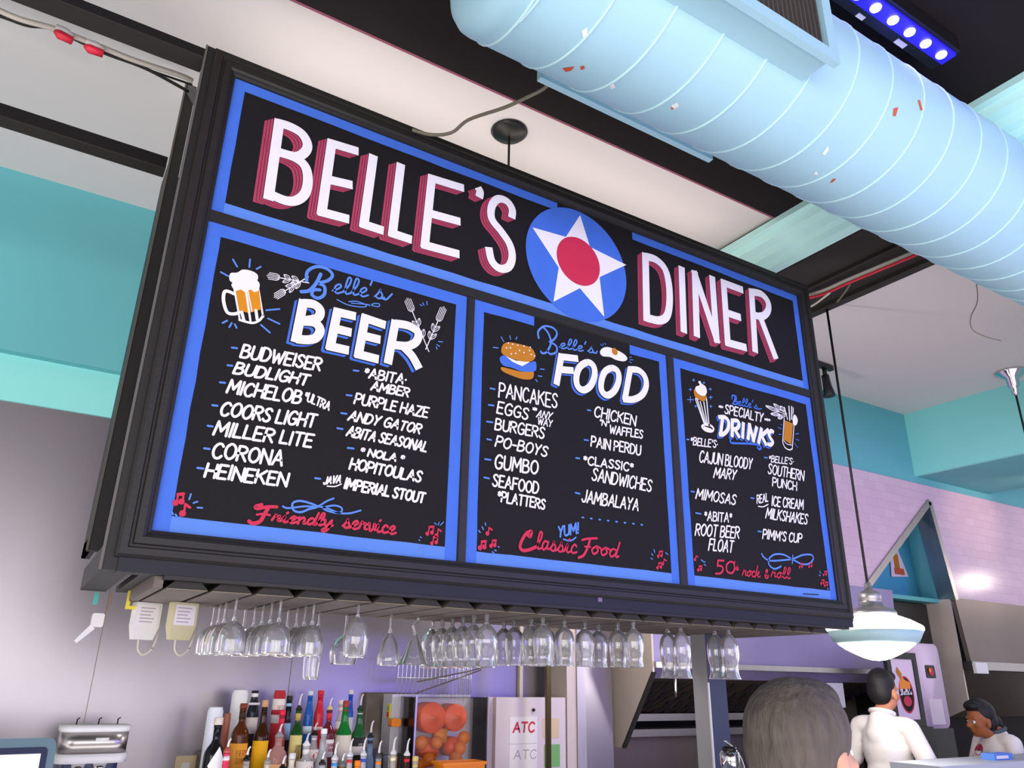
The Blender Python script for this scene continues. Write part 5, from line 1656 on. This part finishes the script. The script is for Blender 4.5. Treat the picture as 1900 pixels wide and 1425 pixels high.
# wire feeding rack above the juicer
b0 = H
fr = mb('rack_wire', True)
n = 19
for i in range(n):
    xx = -hw + .012 + i * (2 * hw - .03) / (n - 1)
    fr.tube([(xx, .02, H), (xx, .02, H + .20)], .0026, 6)
for i in range(7):
    yy = .02 + i * .025
    fr.tube([(hw - .02, yy, H), (hw - .02, yy, H + .20)], .0026, 6)
for zz_ in (H + .085, H + .19):
    fr.tube([(-hw + .01, .02, zz_), (hw - .02, .02, zz_), (hw - .02, .17, zz_)], .003, 6)
fr.build('wire_hopper', jc)
b = mb('pole_brown', True)
b.tube([(-hw + .11, -.02, H + .065), (hw - .05, .0, H + .125), (hw + .06, .01, H + .15)], .0035, 6)
b.tube([(-hw + .10, -.02, H + .005), (hw - .12, .0, H + .085), (hw + .04, .01, H + .135)], .0035, 6)
b.build('feed_rail', jc)
pb_ = at(852, 1412, y=1.40)
ob = thing('orange_bin', 'bright orange plastic bin in front of the juicer', 'bin', loc=(pb_.x, 1.40, 1.10))
hh = pb_.z - 1.10
b = mb('plastic_orange')
wv = .118
b.add([(-wv * .8, -.05, 0), (wv * .8, -.05, 0), (wv * .8, .05, 0), (-wv * .8, .05, 0), (-wv, -.06, hh), (wv, -.06, hh), (wv, .06, hh), (-wv, .06, hh),
       (-wv + .008, -.052, hh), (wv - .008, -.052, hh), (wv - .008, .052, hh), (-wv + .008, .052, hh), (-wv * .78, -.045, .01), (wv * .78, -.045, .01), (wv * .78, .045, .01), (-wv * .78, .045, .01)],
      [(3, 2, 1, 0), (0, 1, 5, 4), (1, 2, 6, 5), (2, 3, 7, 6), (3, 0, 4, 7), (4, 5, 9, 8), (5, 6, 10, 9), (6, 7, 11, 10), (7, 4, 8, 11), (8, 9, 13, 12), (9, 10, 14, 13), (10, 11, 15, 14), (11, 8, 12, 15), (12, 13, 14, 15)])
b.build('bin_body', ob)
b = mb('plastic_orange').box((-wv - .006, -.067, hh - .012), (wv + .006, -.060, hh)).box((-wv - .006, .060, hh - .012), (wv + .006, .067, hh)).box((-wv - .006, -.0599, hh - .0118), (-wv, .0599, hh - .0002)).box((wv, -.0599, hh - .0118), (wv + .006, .0599, hh - .0002))
b.build('rim', ob)

sp_ = at(700, 1285, y=1.97)
tag(mb('steel_dark', True).rbox((at(668, 1400, y=1.99).x, 1.955, 1.10), (at(753, 1400, y=1.99).x, 2.008, sp_.z), .006, None, 2).build('steel_splash_panel'), 'dark brushed steel panel on the wall left of the juicer', 'panel')

WY = 1.72
wx0, wx1 = at(921, 1292, y=WY).x, at(1049, 1297, y=WY).x
wz1 = at(985, 1294, y=WY).z
wb = thing('notice_panel', 'pinkish white metal panel door with taped paper notices', 'panel', loc=(wx0, WY, 1.10))
ww, wh = wx1 - wx0, wz1 - 1.10
mb('whiteboard').box((0, 0, -1.10), (ww, .06, wh)).box((-.035, .03, -1.10), (-.002, .09, wh)).build('panel_door', wb)
mb('plastic_black', True).lathe([(0, 0), (.009, 0), (.009, .01), (0, .012)], 14, Matrix.Translation((ww * .52, 0, wh - .068)) @ RY).build('keyhole_knob', wb)


def sheet(name, x0, z0, x1, z1, m, fn=None, yy=-.002):
    b = mb(m).box((ww * x0, yy, wh + z0), (ww * x1, yy + .0015, wh + z1))
    o = b.build(name, wb)
    if fn:
        b = MB()
        fn(b)
        b.build('print', o)
    return o


class Flat(Paint):
    """lettering on a plane y = const, built in local coordinates"""
    yy = 0.0

    def at(self, p, layer):
        return (p[0], self.yy - .0006 * layer - 3e-5 * (self.n_pieces % 5), p[1])


def flat_text(m, yy, text, bl, br, tl, w, parent, name='print'):
    b = Flat().use(m)
    b.yy = yy
    write(b, text, Vector(bl), Vector(br), Vector(tl), w, 1, jitter=0)
    return b.build(name, parent)


s1 = sheet('paper_notice', .19, -.245, .58, -.105, 'paper_white')
flat_text('ink_red', -.0022, 'ATC', (ww * .24, wh - .185), (ww * .53, wh - .185), (ww * .25, wh - .135), .011, s1)
s2 = sheet('paper_notice', .19, -.375, .58, -.25, 'paper_white')
flat_text('ink_grey', -.0022, 'ATC', (ww * .25, wh - .325), (ww * .56, wh - .325), (ww * .26, wh - .28), .006, s2)
s3 = sheet('paper_notice', .18, -.52, .56, -.385, 'paper_white')
b = mb('plastic_orange').box((ww * .19, -.003, wh - .40), (ww * .56, -.002, wh - .388)).use('ink_purple', True).ball((ww * .37, -.002, wh - .46), (.055, .001, .05), 20)
b.build('print', s3)
sheet('green_sticker', .68, -.375, .91, -.255, 'sticker_green')
sheet('beige_sticker', .66, -.22, .90, -.115, 'sticker_beige')
sheet('blue_sticker', .67, -.50, .90, -.40, 'paper_pink')

px_ = at(1017, 1330, y=1.58)
tag(mb('pole_brown', True).lathe([(0.018, 0), (.018, 4.2)], 16, Matrix.Translation((px_.x, 1.58, 0))).build('conduit_pole'), 'slim brown metal pole in front of the notice panel', 'pole')
px_ = at(965, 1260, y=2.0)
tag(mb('cream_panel').box((px_.x - .012, 1.985, 1.1), (px_.x + .012, 2.0115, 2.96)).build('corner_strip'), 'thin cream corner strip on the wall above the notice panel', 'strip')
c0, c1 = at(1052, 1300, y=1.72).x, at(1072, 1300, y=1.72).x
col_ = thing('steel_column', 'brushed steel corner column between notice panel and hood side', 'column', loc=(c0, 1.72, 0))
mb('pale_panel').box((0, 0, 0), (.07, .22, 4.2)).build('left_face', col_)
mb('steel').box((.071, -.01, 0), (.135, .22, 4.2)).build('right_face', col_)

# ================================================================== KITCHEN HOODS
hd = thing('kitchen_hood', 'stainless back shelf hood with slanted side panel and dark filters', 'hood', loc=(0, 0, 0))
HX0, HX1 = 3.31, 6.05
mb('pale_panel').prism([(HX0, 1.66, 2.46), (HX0, 1.66, 1.765), (HX0, 1.99, 1.302), (HX0, 2.56, 1.312), (HX0, 2.56, 2.46)], (.015, 0, 0)).build('side_panel', hd)
mb('rack_end').prism([(HX0 - .002, 1.655, 1.77), (HX0 - .002, 1.985, 1.30), (HX0 - .002, 1.998, 1.308), (HX0 - .002, 1.668, 1.778)], (.03, 0, 0)).build('side_edge', hd)
b = mb('steel_blue_lit').prism([(HX0 + .016, 1.655, 2.479), (HX0 + .016, 1.70, 1.835), (HX0 + .016, 1.72, 1.835), (HX0 + .016, 1.70, 2.479)], (HX1 - HX0 - .016, 0, 0))
b.build('front_canopy', hd)
mb('steel').box((HX0 + .016, 1.64, 1.80), (HX1, 1.72, 1.835)).build('lip', hd)
mb('steel_blue_lit').prism([(HX0 + .016, 1.72, 1.80), (HX0 + .016, 1.79, 1.735), (HX0 + .016, 1.81, 1.735), (HX0 + .016, 1.74, 1.80)], (HX1 - HX0 - .016, 0, 0)).build('inner_lip', hd)
FA, FB = Vector((0, 1.83, 1.735)), Vector((0, 2.44, 1.50))
fd = (FB - FA).normalized()
fn_ = Vector((0, -fd.z, fd.y))
if fn_.z > 0:
    fn_ = -fn_
nF = 5
for i in range(nF):
    x0 = HX0 + .05 + i * (HX1 - HX0 - .08) / nF
    x1 = x0 + (HX1 - HX0 - .08) / nF - .02
    b = mb('filter_metal').prism([Vector((x0, 0, 0)) + FA, Vector((x0, 0, 0)) + FB, Vector((x0, 0, 0)) + FB - fn_ * .03, Vector((x0, 0, 0)) + FA - fn_ * .03], (x1 - x0, 0, 0))
    b.use('filter_slot')
    for r_ in range(7):
        for c_ in range(4):
            a = FA + fd * (.05 + r_ * .088)
            xa = x0 + .05 + c_ * (x1 - x0 - .06) / 4 + (.03 if r_ % 2 else 0)
            q = [Vector((xa, 0, 0)) + a + fn_ * .002, Vector((xa + .075, 0, 0)) + a + fn_ * .002, Vector((xa + .065, 0, 0)) + a + fd * .045 + fn_ * .014, Vector((xa + .01, 0, 0)) + a + fd * .045 + fn_ * .014]
            b.quad(*q)
    b.build('grease_filter', hd)
mb('steel').box((HX0 + .03, 2.42, 1.44), (HX1, 2.6, 1.49)).build('drip_channel', hd)
for xx in (3.62, 4.75):
    mb('chrome', True).lathe([(.008, 1.62), (.010, 1.66), (.012, 1.73), (.006, 1.76)], 10, Matrix.Translation((xx, 1.79, 0))).build('spray_nozzle', hd)
ps = mb('plastic_white').box((5.15, 1.80, 1.55), (5.42, 1.805, 1.73)).build('rating_plate', hd)

ks = thing('steel_backsplash', 'steel kitchen backsplash panels and shelf under the hood filters', 'backsplash', loc=(0, 0, 0))
mb('steel_dark').box((3.33, 2.58, 0), (6.3, 2.62, 1.36)).box((3.33, 2.575, 0.8), (3.34, 2.58, 1.36)).build('panel', ks)
mb('steel').box((3.33, 2.40, 1.36), (6.3, 2.62, 1.385)).box((3.33, 2.395, 1.335), (6.3, 2.40, 1.385)).build('shelf', ks)
rng = thing('cooking_range', 'dark cooking range under the kitchen hood', 'range', loc=(4.6, 2.1, 0))
mb('kitchen_dark').box((-1.2, -.3, 0), (1.1, .45, .92)).build('oven_body', rng)
mb('steel_dark').box((-1.2, -.34, .92), (1.1, .45, .95)).build('cooktop', rng)

hr = thing('kitchen_hood', 'brown lit stainless hood at the right edge behind the woman', 'hood', loc=(0, 0, 0))
b = mb('steel_dark').prism([(7.0, 1.66, 2.48), (7.0, 1.62, 1.93), (7.0, 1.66, 1.93), (7.0, 1.70, 2.48)], (4.5, 0, 0))
b.build('front_canopy', hr)
mb('steel').box((6.98, 1.60, 1.86), (11.5, 1.68, 1.93)).build('lip', hr)
mb('pale_panel').prism([(6.98, 1.70, 2.48), (6.98, 1.70, 1.55), (6.98, 2.3, 1.30), (6.98, 3.0, 1.30), (6.98, 3.0, 2.48)], (.02, 0, 0)).build('side_panel', hr)
mb('filter_metal').prism([(7.02, 1.78, 1.86), (7.02, 2.7, 1.42), (7.02, 2.72, 1.44), (7.02, 1.80, 1.88)], (4.4, 0, 0)).build('grease_filter', hr)
mb('plastic_white').box((6.97, 1.57, 1.83), (7.16, 1.598, 1.92)).build('fire_notice', hr)

# black column and machine between the hoods
tag(mb('plastic_black').box((6.25, 1.90, 0), (6.93, 2.30, 2.43)).build('black_column'), 'black column between the two kitchen hoods', 'column')
dm = thing('dispenser_machine', 'lilac white dispenser machine with rounded top behind the poster', 'dispenser', loc=(at(1716, 1270, y=1.62).x, 1.62, 0))
mb('paper_pink', True).rbox((-.17, -.06, 1.40), (.17, .14, 2.05), .06, None, 1, 6).build('housing', dm)
mb('plastic_black').box((-.20, -.06, 0), (.20, .2, 1.40)).build('base_cabinet', dm)
b = mb('plastic_black').rbox((-.06, -.066, 1.78), (.07, -.06, 1.88), .012, None, 1)
b.use('ink_red', True).ball((.01, -.068, 1.83), (.034, .004, .034), 18)
b.use('plastic_orange', True).ball((-.01, -.071, 1.84), (.016, .004, .02), 14)
b.build('picture_button', dm)
mb('whiteboard').box((-.08, -.063, 1.43), (.10, -.06, 1.62)).build('grille', dm)

pp0, pp1 = at(1650, 1222, y=1.40), at(1713, 1335, y=1.40)
po = thing('framed_poster', 'black framed poster with oval red diner emblem beside the kitchen', 'poster', loc=((pp0.x + pp1.x) / 2, 1.40, (pp0.z + pp1.z) / 2))
pw, ph = (pp1.x - pp0.x) / 2 * .92, (pp0.z - pp1.z) / 2
b = mb('plastic_black').box((-pw - .05, 0, -ph - .05), (pw + .05, .03, -ph)).box((-pw - .05, 0, ph), (pw + .05, .03, ph + .05)).box((-pw - .05, 0, -ph), (-pw, .03, ph)).box((pw, 0, -ph), (pw + .05, .03, ph)).box((-pw, .015, -ph), (pw, .03, ph))
b.build('frame', po)
pr_ = mb('paper_pink').box((-pw, .010, -ph), (pw, .015, ph)).build('print', po)
b = Flat()
b.yy = .010
E_ = lambda a, c, x=0.0, z=0.0, n=30: [(x + a * math.cos(2 * PI * k / n), z + c * math.sin(2 * PI * k / n)) for k in range(n)]
b.use('ink_red').poly(E_(pw * .66, ph * .62, .01, -.04), 1)
b.use('paint_black').poly(E_(pw * .58, ph * .56, .01, -.04), 2)
b.use('plastic_orange').poly([(-pw * .45, ph * .18), (-pw * .2, ph * .42), (pw * .1, ph * .30), (pw * .5, ph * .22), (pw * .5, ph * .02), (-pw * .5, -ph * .02)], 3)
b.use('paint_brown').poly([(-pw * .62, ph * .55), (-pw * .45, ph * .75), (-pw * .1, ph * .5), (-pw * .25, ph * .3)], 3)
b.use('ink_red').poly(E_(pw * .36, ph * .17, .01, -ph * .40), 3)
b.use('paint_black').poly([(-pw * .56, -ph * .22), (pw * .60, -ph * .22), (pw * .60, 0), (-pw * .56, 0)], 4)
b.use('paper_white')
write(b, "qelle's", Vector((-pw * .5, -ph * .19)), Vector((pw * .52, -ph * .17)), Vector((-pw * .45, -ph * .02)), .008, 5, script=True)
b.build('emblem', pr_)
tag(mb('plastic_black').box((po.location.x - .32, 1.38, 0), (po.location.x + .24, 1.52, po.location.z - ph - .05)).build('dark_cabinet'), 'dark cabinet carrying the framed poster', 'cabinet')
# little poster in the teal recess
q0, q1 = at(1655, 1070, y=2.08), at(1678, 1022, y=2.08)
qw, qh = q1.x - q0.x, q1.z - q0.z
tp_ = mb('paper_pink').prism([(q0.x, 2.08, q0.z), (q1.x, 2.08, q0.z + .02), (q0.x + qw * .6, 2.08, q1.z), (q0.x + qw * .15, 2.08, q1.z)], (0, .006, 0)).build('pinned_picture')
tag(tp_, 'small pinned picture of a brown figure in the teal triangle', 'picture')
b = mb('primer_orange').box((q0.x + qw * .2, 2.074, q0.z + .03), (q0.x + qw * .75, 2.0795, q0.z + qh * .33)).use('paint_brown').box((q0.x + qw * .25, 2.074, q0.z + qh * .33), (q0.x + qw * .52, 2.0795, q0.z + qh * .82))
b.use('hair_black', True).ball((q0.x + qw * .36, 2.077, q0.z + qh * .90), (qw * .14, .004, qh * .08), 14)
b.build('printed_figure', tp_)

# ================================================================== FRONT BAR: TAP, CUPS, TRAY
fp = at(1352, 1376, y=0.10)
fa = thing('bar_tap', 'chrome bar tap with curved lever beside the gray post', 'tap', loc=(fp.x, 0.10, 1.09))
h = fp.z - 1.09
mb('chrome', True).lathe([(.035, 0), (.035, .01), (.022, .02), (.020, h - .12), (.034, h - .10), (.040, h - .085), (.040, h - .045), (.034, h - .035), (0, h - .033)], 24).build('tap_body', fa)
mb('chrome', True).tube(smooth_pts([(-.035, -.01, h + .005), (0.0, -.01, h - .018), (.04, -.01, h - .055), (.06, -.01, h - .10), (.063, -.01, h - .14)]), [.004, .0042, .0045, .005, .0055, .006, .0065, .007, .007, .0075, .008, .0085, .009, .009, .009, .009, .009, .009, .009, .009, .009, .009, .009, .009, .009], 10).build('lever', fa)
mb('plastic_black', True).lathe([(.028, h - .034), (.030, h - .028), (.026, h - .018), (0, h - .016)], 20).build('cap', fa)
fp = at(1404, 1381, y=0.0)
cs = thing('paper_cup', 'upturned white paper cup left of the gray haired man', 'cup', loc=(fp.x, 0.0, 1.09))
h = fp.z - 1.09
mb('plastic_white', True).lathe([(.052, .004), (.037, h), (0, h)], 24, cap0=False).build('cup_wall', cs)
mb('plastic_white', True).lathe([(.051, 0), (.056, .002), (.056, .007), (.052, .010)], 24, cap0=False, cap1=False).build('rolled_rim', cs)
p0, p1 = at(1690, 1420, y=0.30), at(1900, 1398, y=0.30)
sh = thing('service_shelf', 'pale gray service shelf edge at the lower right corner', 'shelf', loc=(0, 0, 0))
zs_ = at(1800, 1416, y=.35).z
SX = at(1745, 1420, y=0.30).x
mb('counter_grey').box((SX, 0.30, zs_ - .04), (7.0, 0.60, zs_)).build('shelf_top', sh)
mb('wood_counter').box((SX + .05, 0.34, 0), (6.95, 0.56, zs_ - .04)).build('shelf_base', sh)
pt_ = at(1850, 1405, y=.42)
tag(mb('paint_blue_pale').box((pt_.x - .10, .38, zs_), (pt_.x + .10, .46, zs_ + .035)).use('paper_white').box((pt_.x - .08, .379, zs_ + .008), (pt_.x + .05, .38, zs_ + .024)).build('blue_box'), 'small blue and white box on the pale service shelf', 'box')

# ================================================================== PEOPLE
from mathutils.bvhtree import BVHTree


def blob(name, m, parts, voxel=0.010, parent=None, smooth=6):
    """parts: ('e', centre, radii[, euler]) ellipsoids and ('c', p0, p1, r0, r1) tapered limbs, fused into one continuous skin"""
    b = mb(m, True)
    for p in parts:
        if p[0] == 'e':
            M = Euler(p[3]).to_matrix() if len(p) > 3 else None
            b.ball(p[1], tuple(p[2]), 20, M)
        else:
            A, C, r0, r1 = Vector(p[1]), Vector(p[2]), p[3], p[4]
            d = (C - A).normalized()
            pts, rs = [], []
            for k in range(5):
                a = PI / 2 * (1 - k / 4)
                pts.append(A - d * (r0 * math.sin(a)))
                rs.append(max(r0 * math.cos(a), 1e-4))
            for k in range(5):
                a = PI / 2 * k / 4
                pts.append(C + d * (r1 * math.sin(a)))
                rs.append(max(r1 * math.cos(a), 1e-4))
            b.tube(pts, rs, 16)
    tmp = b.build('tmp_' + name)
    r = tmp.modifiers.new('r', 'REMESH')
    r.mode = 'VOXEL'
    r.voxel_size = voxel
    r.use_smooth_shade = True
    s = tmp.modifiers.new('s', 'SMOOTH')
    s.iterations = smooth
    s.factor = 0.5
    dg = bpy.context.evaluated_depsgraph_get()
    me = bpy.data.meshes.new_from_object(tmp.evaluated_get(dg))
    bpy.data.objects.remove(tmp)
    me.materials.clear()
    me.materials.append(MATS[m])
    me.polygons.foreach_set('material_index', [0] * len(me.polygons))
    me.polygons.foreach_set('use_smooth', [True] * len(me.polygons))
    o = bpy.data.objects.new(name, me)
    COL.objects.link(o)
    if parent:
        o.parent = parent
    return o


def person(label, head_px, t, top_z, facing, skin, hair, shirt, arms, hair_parts, fem=False, lean=0.0, collar=None, nod=0.0, drop=0.0, fwd=0.0):
    hp_ = at(head_px[0], head_px[1], t=t)
    sc = top_z / (1.822 - drop)
    root = thing('person', label, 'person', None, (hp_.x, hp_.y, 0), math.atan2(-facing[0], facing[1]))
    root.scale = (sc, sc, sc)
    body, sh, sl = [], [], []
    w = 0.90 if fem else 0.93
    T = lambda x, y, z: (x, y + lean * max(0, z - 0.95), z)       # lean forward from the hips
    # head, face, neck
    N = lambda x, y, z: T(x, y + nod * (z - 1.5) + fwd, z - drop)
    body += [('e', N(0, -.012, 1.700), (.077, .097, .103)), ('e', N(0, .032, 1.640), (.060, .066, .085)), ('e', N(0, .022, 1.605), (.056, .060, .050)), ('e', N(0, .066, 1.578), (.026, .026, .022)),
             ('c', N(0, .094, 1.672), N(0, .117, 1.634), .009, .0155), ('c', N(-.040, .078, 1.690), N(.040, .078, 1.690), .013, .013),
             ('e', N(-.043, .070, 1.640), (.020, .018, .018)), ('e', N(.043, .070, 1.640), (.020, .018, .018)),
             ('e', N(0, .094, 1.606), (.023, .012, .0075)), ('e', N(0, .092, 1.594), (.020, .012, .0075)),
             ('e', N(-.081, -.004, 1.650), (.010, .021, .033), (0.15, 0, 0.25)), ('e', N(.081, -.004, 1.650), (.010, .021, .033), (0.15, 0, -0.25)),
             ('c', T(0, -.022, 1.46), N(0, -.006, 1.60), .058 * w, .054 * w)]
    # trunk
    body += [('e', T(0, 0, 1.30), (.155 * w, .105, .20)), ('c', T(-.155 * w, -.012, 1.435), T(.155 * w, -.012, 1.435), .058, .058), ('c', T(0, -.02, 1.40), T(0, -.02, 1.50), .10, .06), ('e', T(0, .005, 1.10), (.135 * w, .10, .18)), ('e', T(0, -.005, .95), (.160, .118, .13))]
    sh += [('c', T(0, -.035, 1.38), T(0, -.036, 1.455), .105, .080), ('e', T(0, 0, 1.30), (.170 * w, .122, .21)), ('c', T(-.158 * w, -.012, 1.432), T(.158 * w, -.012, 1.432), .062, .062), ('c', T(0, -.02, 1.40), T(0, -.022, 1.460), .110, .071), ('e', T(0, .005, 1.10), (.158 * w, .122, .20)), ('e', T(0, -.003, .95), (.176, .135, .12))]
    if fem:
        body += [('e', T(-.07, .085, 1.30), (.06, .05, .06)), ('e', T(.07, .085, 1.30), (.06, .05, .06))]
        sh += [('e', T(-.07, .095, 1.30), (.072, .058, .07)), ('e', T(.07, .095, 1.30), (.072, .058, .07))]
    for s in (-1, 1):
        body += [('c', (s * .088, 0, .92), (s * .098, .012, .50), .086, .058), ('c', (s * .098, .008, .50), (s * .10, -.012, .09), .056, .036), ('c', (s * .10, -.035, .045), (s * .11, .15, .034), .042, .032)]
        e, wr = Vector(arms[0 if s < 0 else 1][0]), Vector(arms[0 if s < 0 else 1][1])
        S0 = Vector(T(s * .185 * w, -.012, 1.425))
        body += [('c', S0, e, .048, .040), ('c', e, wr, .040, .027)]
        d = (wr - e).normalized()
        side = d.cross(Vector((0, 0, 1)))
        side = side.normalized() if side.length > .1 else Vector((1, 0, 0))
        body += [('c', wr + d * .02, wr + d * .075, .030, .034)]
        pal = wr + d * .085
        nrm = side.cross(d).normalized()
        for k, ln in enumerate((.066, .076, .072, .058)):
            f0 = pal + side * (.027 - .018 * k)
            f1 = f0 + d * ln * .55 - nrm * .008
            f2 = f1 + d * ln * .45 - nrm * .024
            body += [('c', f0, f1, .0095, .009), ('c', f1, f2, .009, .0078)]
        t0 = wr + d * .035 + side * .030
        t1 = t0 + d * .035 + side * .022 - nrm * .012
        body += [('c', t0, t1, .012, .0105), ('c', t1, t1 + d * .03 - nrm * .008, .0105, .009)]
        sh += [('c', S0, S0.lerp(e, .72), .060, .058)]
        sl += [('c', (s * .088, 0, .93), (s * .098, .012, .50), .100, .076), ('c', (s * .098, .008, .50), (s * .10, -.01, .10), .074, .062)]
    sl += [('e', (0, -.005, .94), (.175, .132, .13))]
    blob('body', skin, body, 0.0085, root, 4)
    so = blob('shirt', shirt, sh, 0.011, root, 5)
    blob('trousers', 'trousers', sl, 0.014, root, 5)
    blob('hair', hair, [('e', N(*q[0]), q[1]) for q in hair_parts], 0.008, root, 3)
    for s in (-1, 1):
        c = Vector(N(s * .031, .083, 1.662))
        ey = mb('paint_white', True).ball(c, .0115, 14)
        ey.use('hair_black').ball(c + Vector((0, .0075, 0)), .0062, 12)
        ey.build('eye', root)
    if collar:
        n = 28
        pts = [T(.070 * math.cos(2 * PI * k / n), -.020 + .066 * math.sin(2 * PI * k / n), 1.512 - .018 * math.sin(2 * PI * k / n)) for k in range(n + 1)]
        mb(collar, True).tube(pts, .014, 8).build('collar', root)
    return root, so


HAIR_SHORT = [((0, -.030, 1.722), (.084, .094, .098)), ((0, -.052, 1.675), (.080, .066, .090)), ((0, .030, 1.765), (.066, .058, .040))]
man, _ = person('man in white short sleeved shirt turned away beside the framed poster', (1626, 1290), 5.1, 1.83, (0.97, 0.02), 'skin_warm', 'hair_black', 'shirt_white',
                [((-.27, .03, 1.16), (-.24, .20, 1.02)), ((.28, .05, 1.17), (.24, .24, 1.04))], HAIR_SHORT, lean=0.10, collar='shirt_white', drop=0.035, fwd=0.02)
wom, wshirt = person('woman in white emblem shirt seen in profile at the right edge', (1842, 1335), 5.6, 1.63, (-0.92, 0.38), 'skin_dark', 'hair_black', 'shirt_white',
                     [((-.25, .06, 1.16), (-.20, .26, 1.08)), ((.25, .06, 1.16), (.20, .26, 1.08))],
                     [((0, -.035, 1.728), (.088, .098, .098)), ((0, -.060, 1.670), (.080, .062, .090)), ((0, .035, 1.775), (.068, .055, .042)), ((0, -.125, 1.66), (.052, .045, .055)), ((0, -.02, 1.80), (.06, .07, .035))], fem=True, lean=0.03, collar='bandana', nod=0.12, drop=0.095, fwd=0.07)
gman, _ = person('gray haired man seen from behind, head at the bottom of the picture', (1492, 1350), 1.47, 1.736, (0.97, 0.0), 'skin_pale', 'hair_grey', 'shirt_grey',
                 [((-.25, .06, 1.16), (-.18, .28, 1.08)), ((.25, .06, 1.16), (.18, .28, 1.08))],
                 [((0, -.024, 1.704), (.098, .112, .100)), ((0, -.050, 1.672), (.092, .084, .105)), ((.0, -.06, 1.62), (.070, .05, .05)), ((0, .018, 1.758), (.066, .062, .044)), ((-.066, .015, 1.70), (.016, .03, .045)), ((.066, .015, 1.70), (.016, .03, .045))], collar='shirt_grey')

# round emblem printed on the woman's shirt, laid on the cloth
bpy.context.view_layer.update()
Mw = wom.matrix_world.copy()
Mi = Mw.inverted()
bv = BVHTree.FromPolygons([v.co for v in wshirt.data.vertices], [list(p.vertices) for p in wshirt.data.polygons])


def on_shirt(px, py, lift):
    o = Mi @ CAM
    d = (Mi @ (CAM + ray(px, py)) - o).normalized()
    h = bv.ray_cast(o, d)
    return (h[0] - d * lift) if h[0] else None


def decal(name, m, poly, lift):
    q = [on_shirt(x, y, lift) for x, y in poly]
    if all(q):
        b = mb(m)
        c = on_shirt(sum(p[0] for p in poly) / len(poly), sum(p[1] for p in poly) / len(poly), lift)
        b.add(q + [c], [(i, (i + 1) % len(q), len(q)) for i in range(len(q))])
        b.build(name, wom)


def oval(cx, cy, a, c, n=18, th=0.25):
    out = []
    for k in range(n):
        u, v = a * math.cos(2 * PI * k / n), c * math.sin(2 * PI * k / n)
        out.append((cx + u * math.cos(th) - v * math.sin(th), cy + u * math.sin(th) + v * math.cos(th)))
    return out


decal('shirt_emblem', 'ink_red', oval(1816, 1391, 7.5, 11), .003)
decal('shirt_emblem', 'navy_plastic', oval(1817, 1387, 5, 6.5), .005)
decal('shirt_print', 'hair_black', [(1804, 1411), (1822, 1412), (1818, 1418), (1808, 1416)], .004)
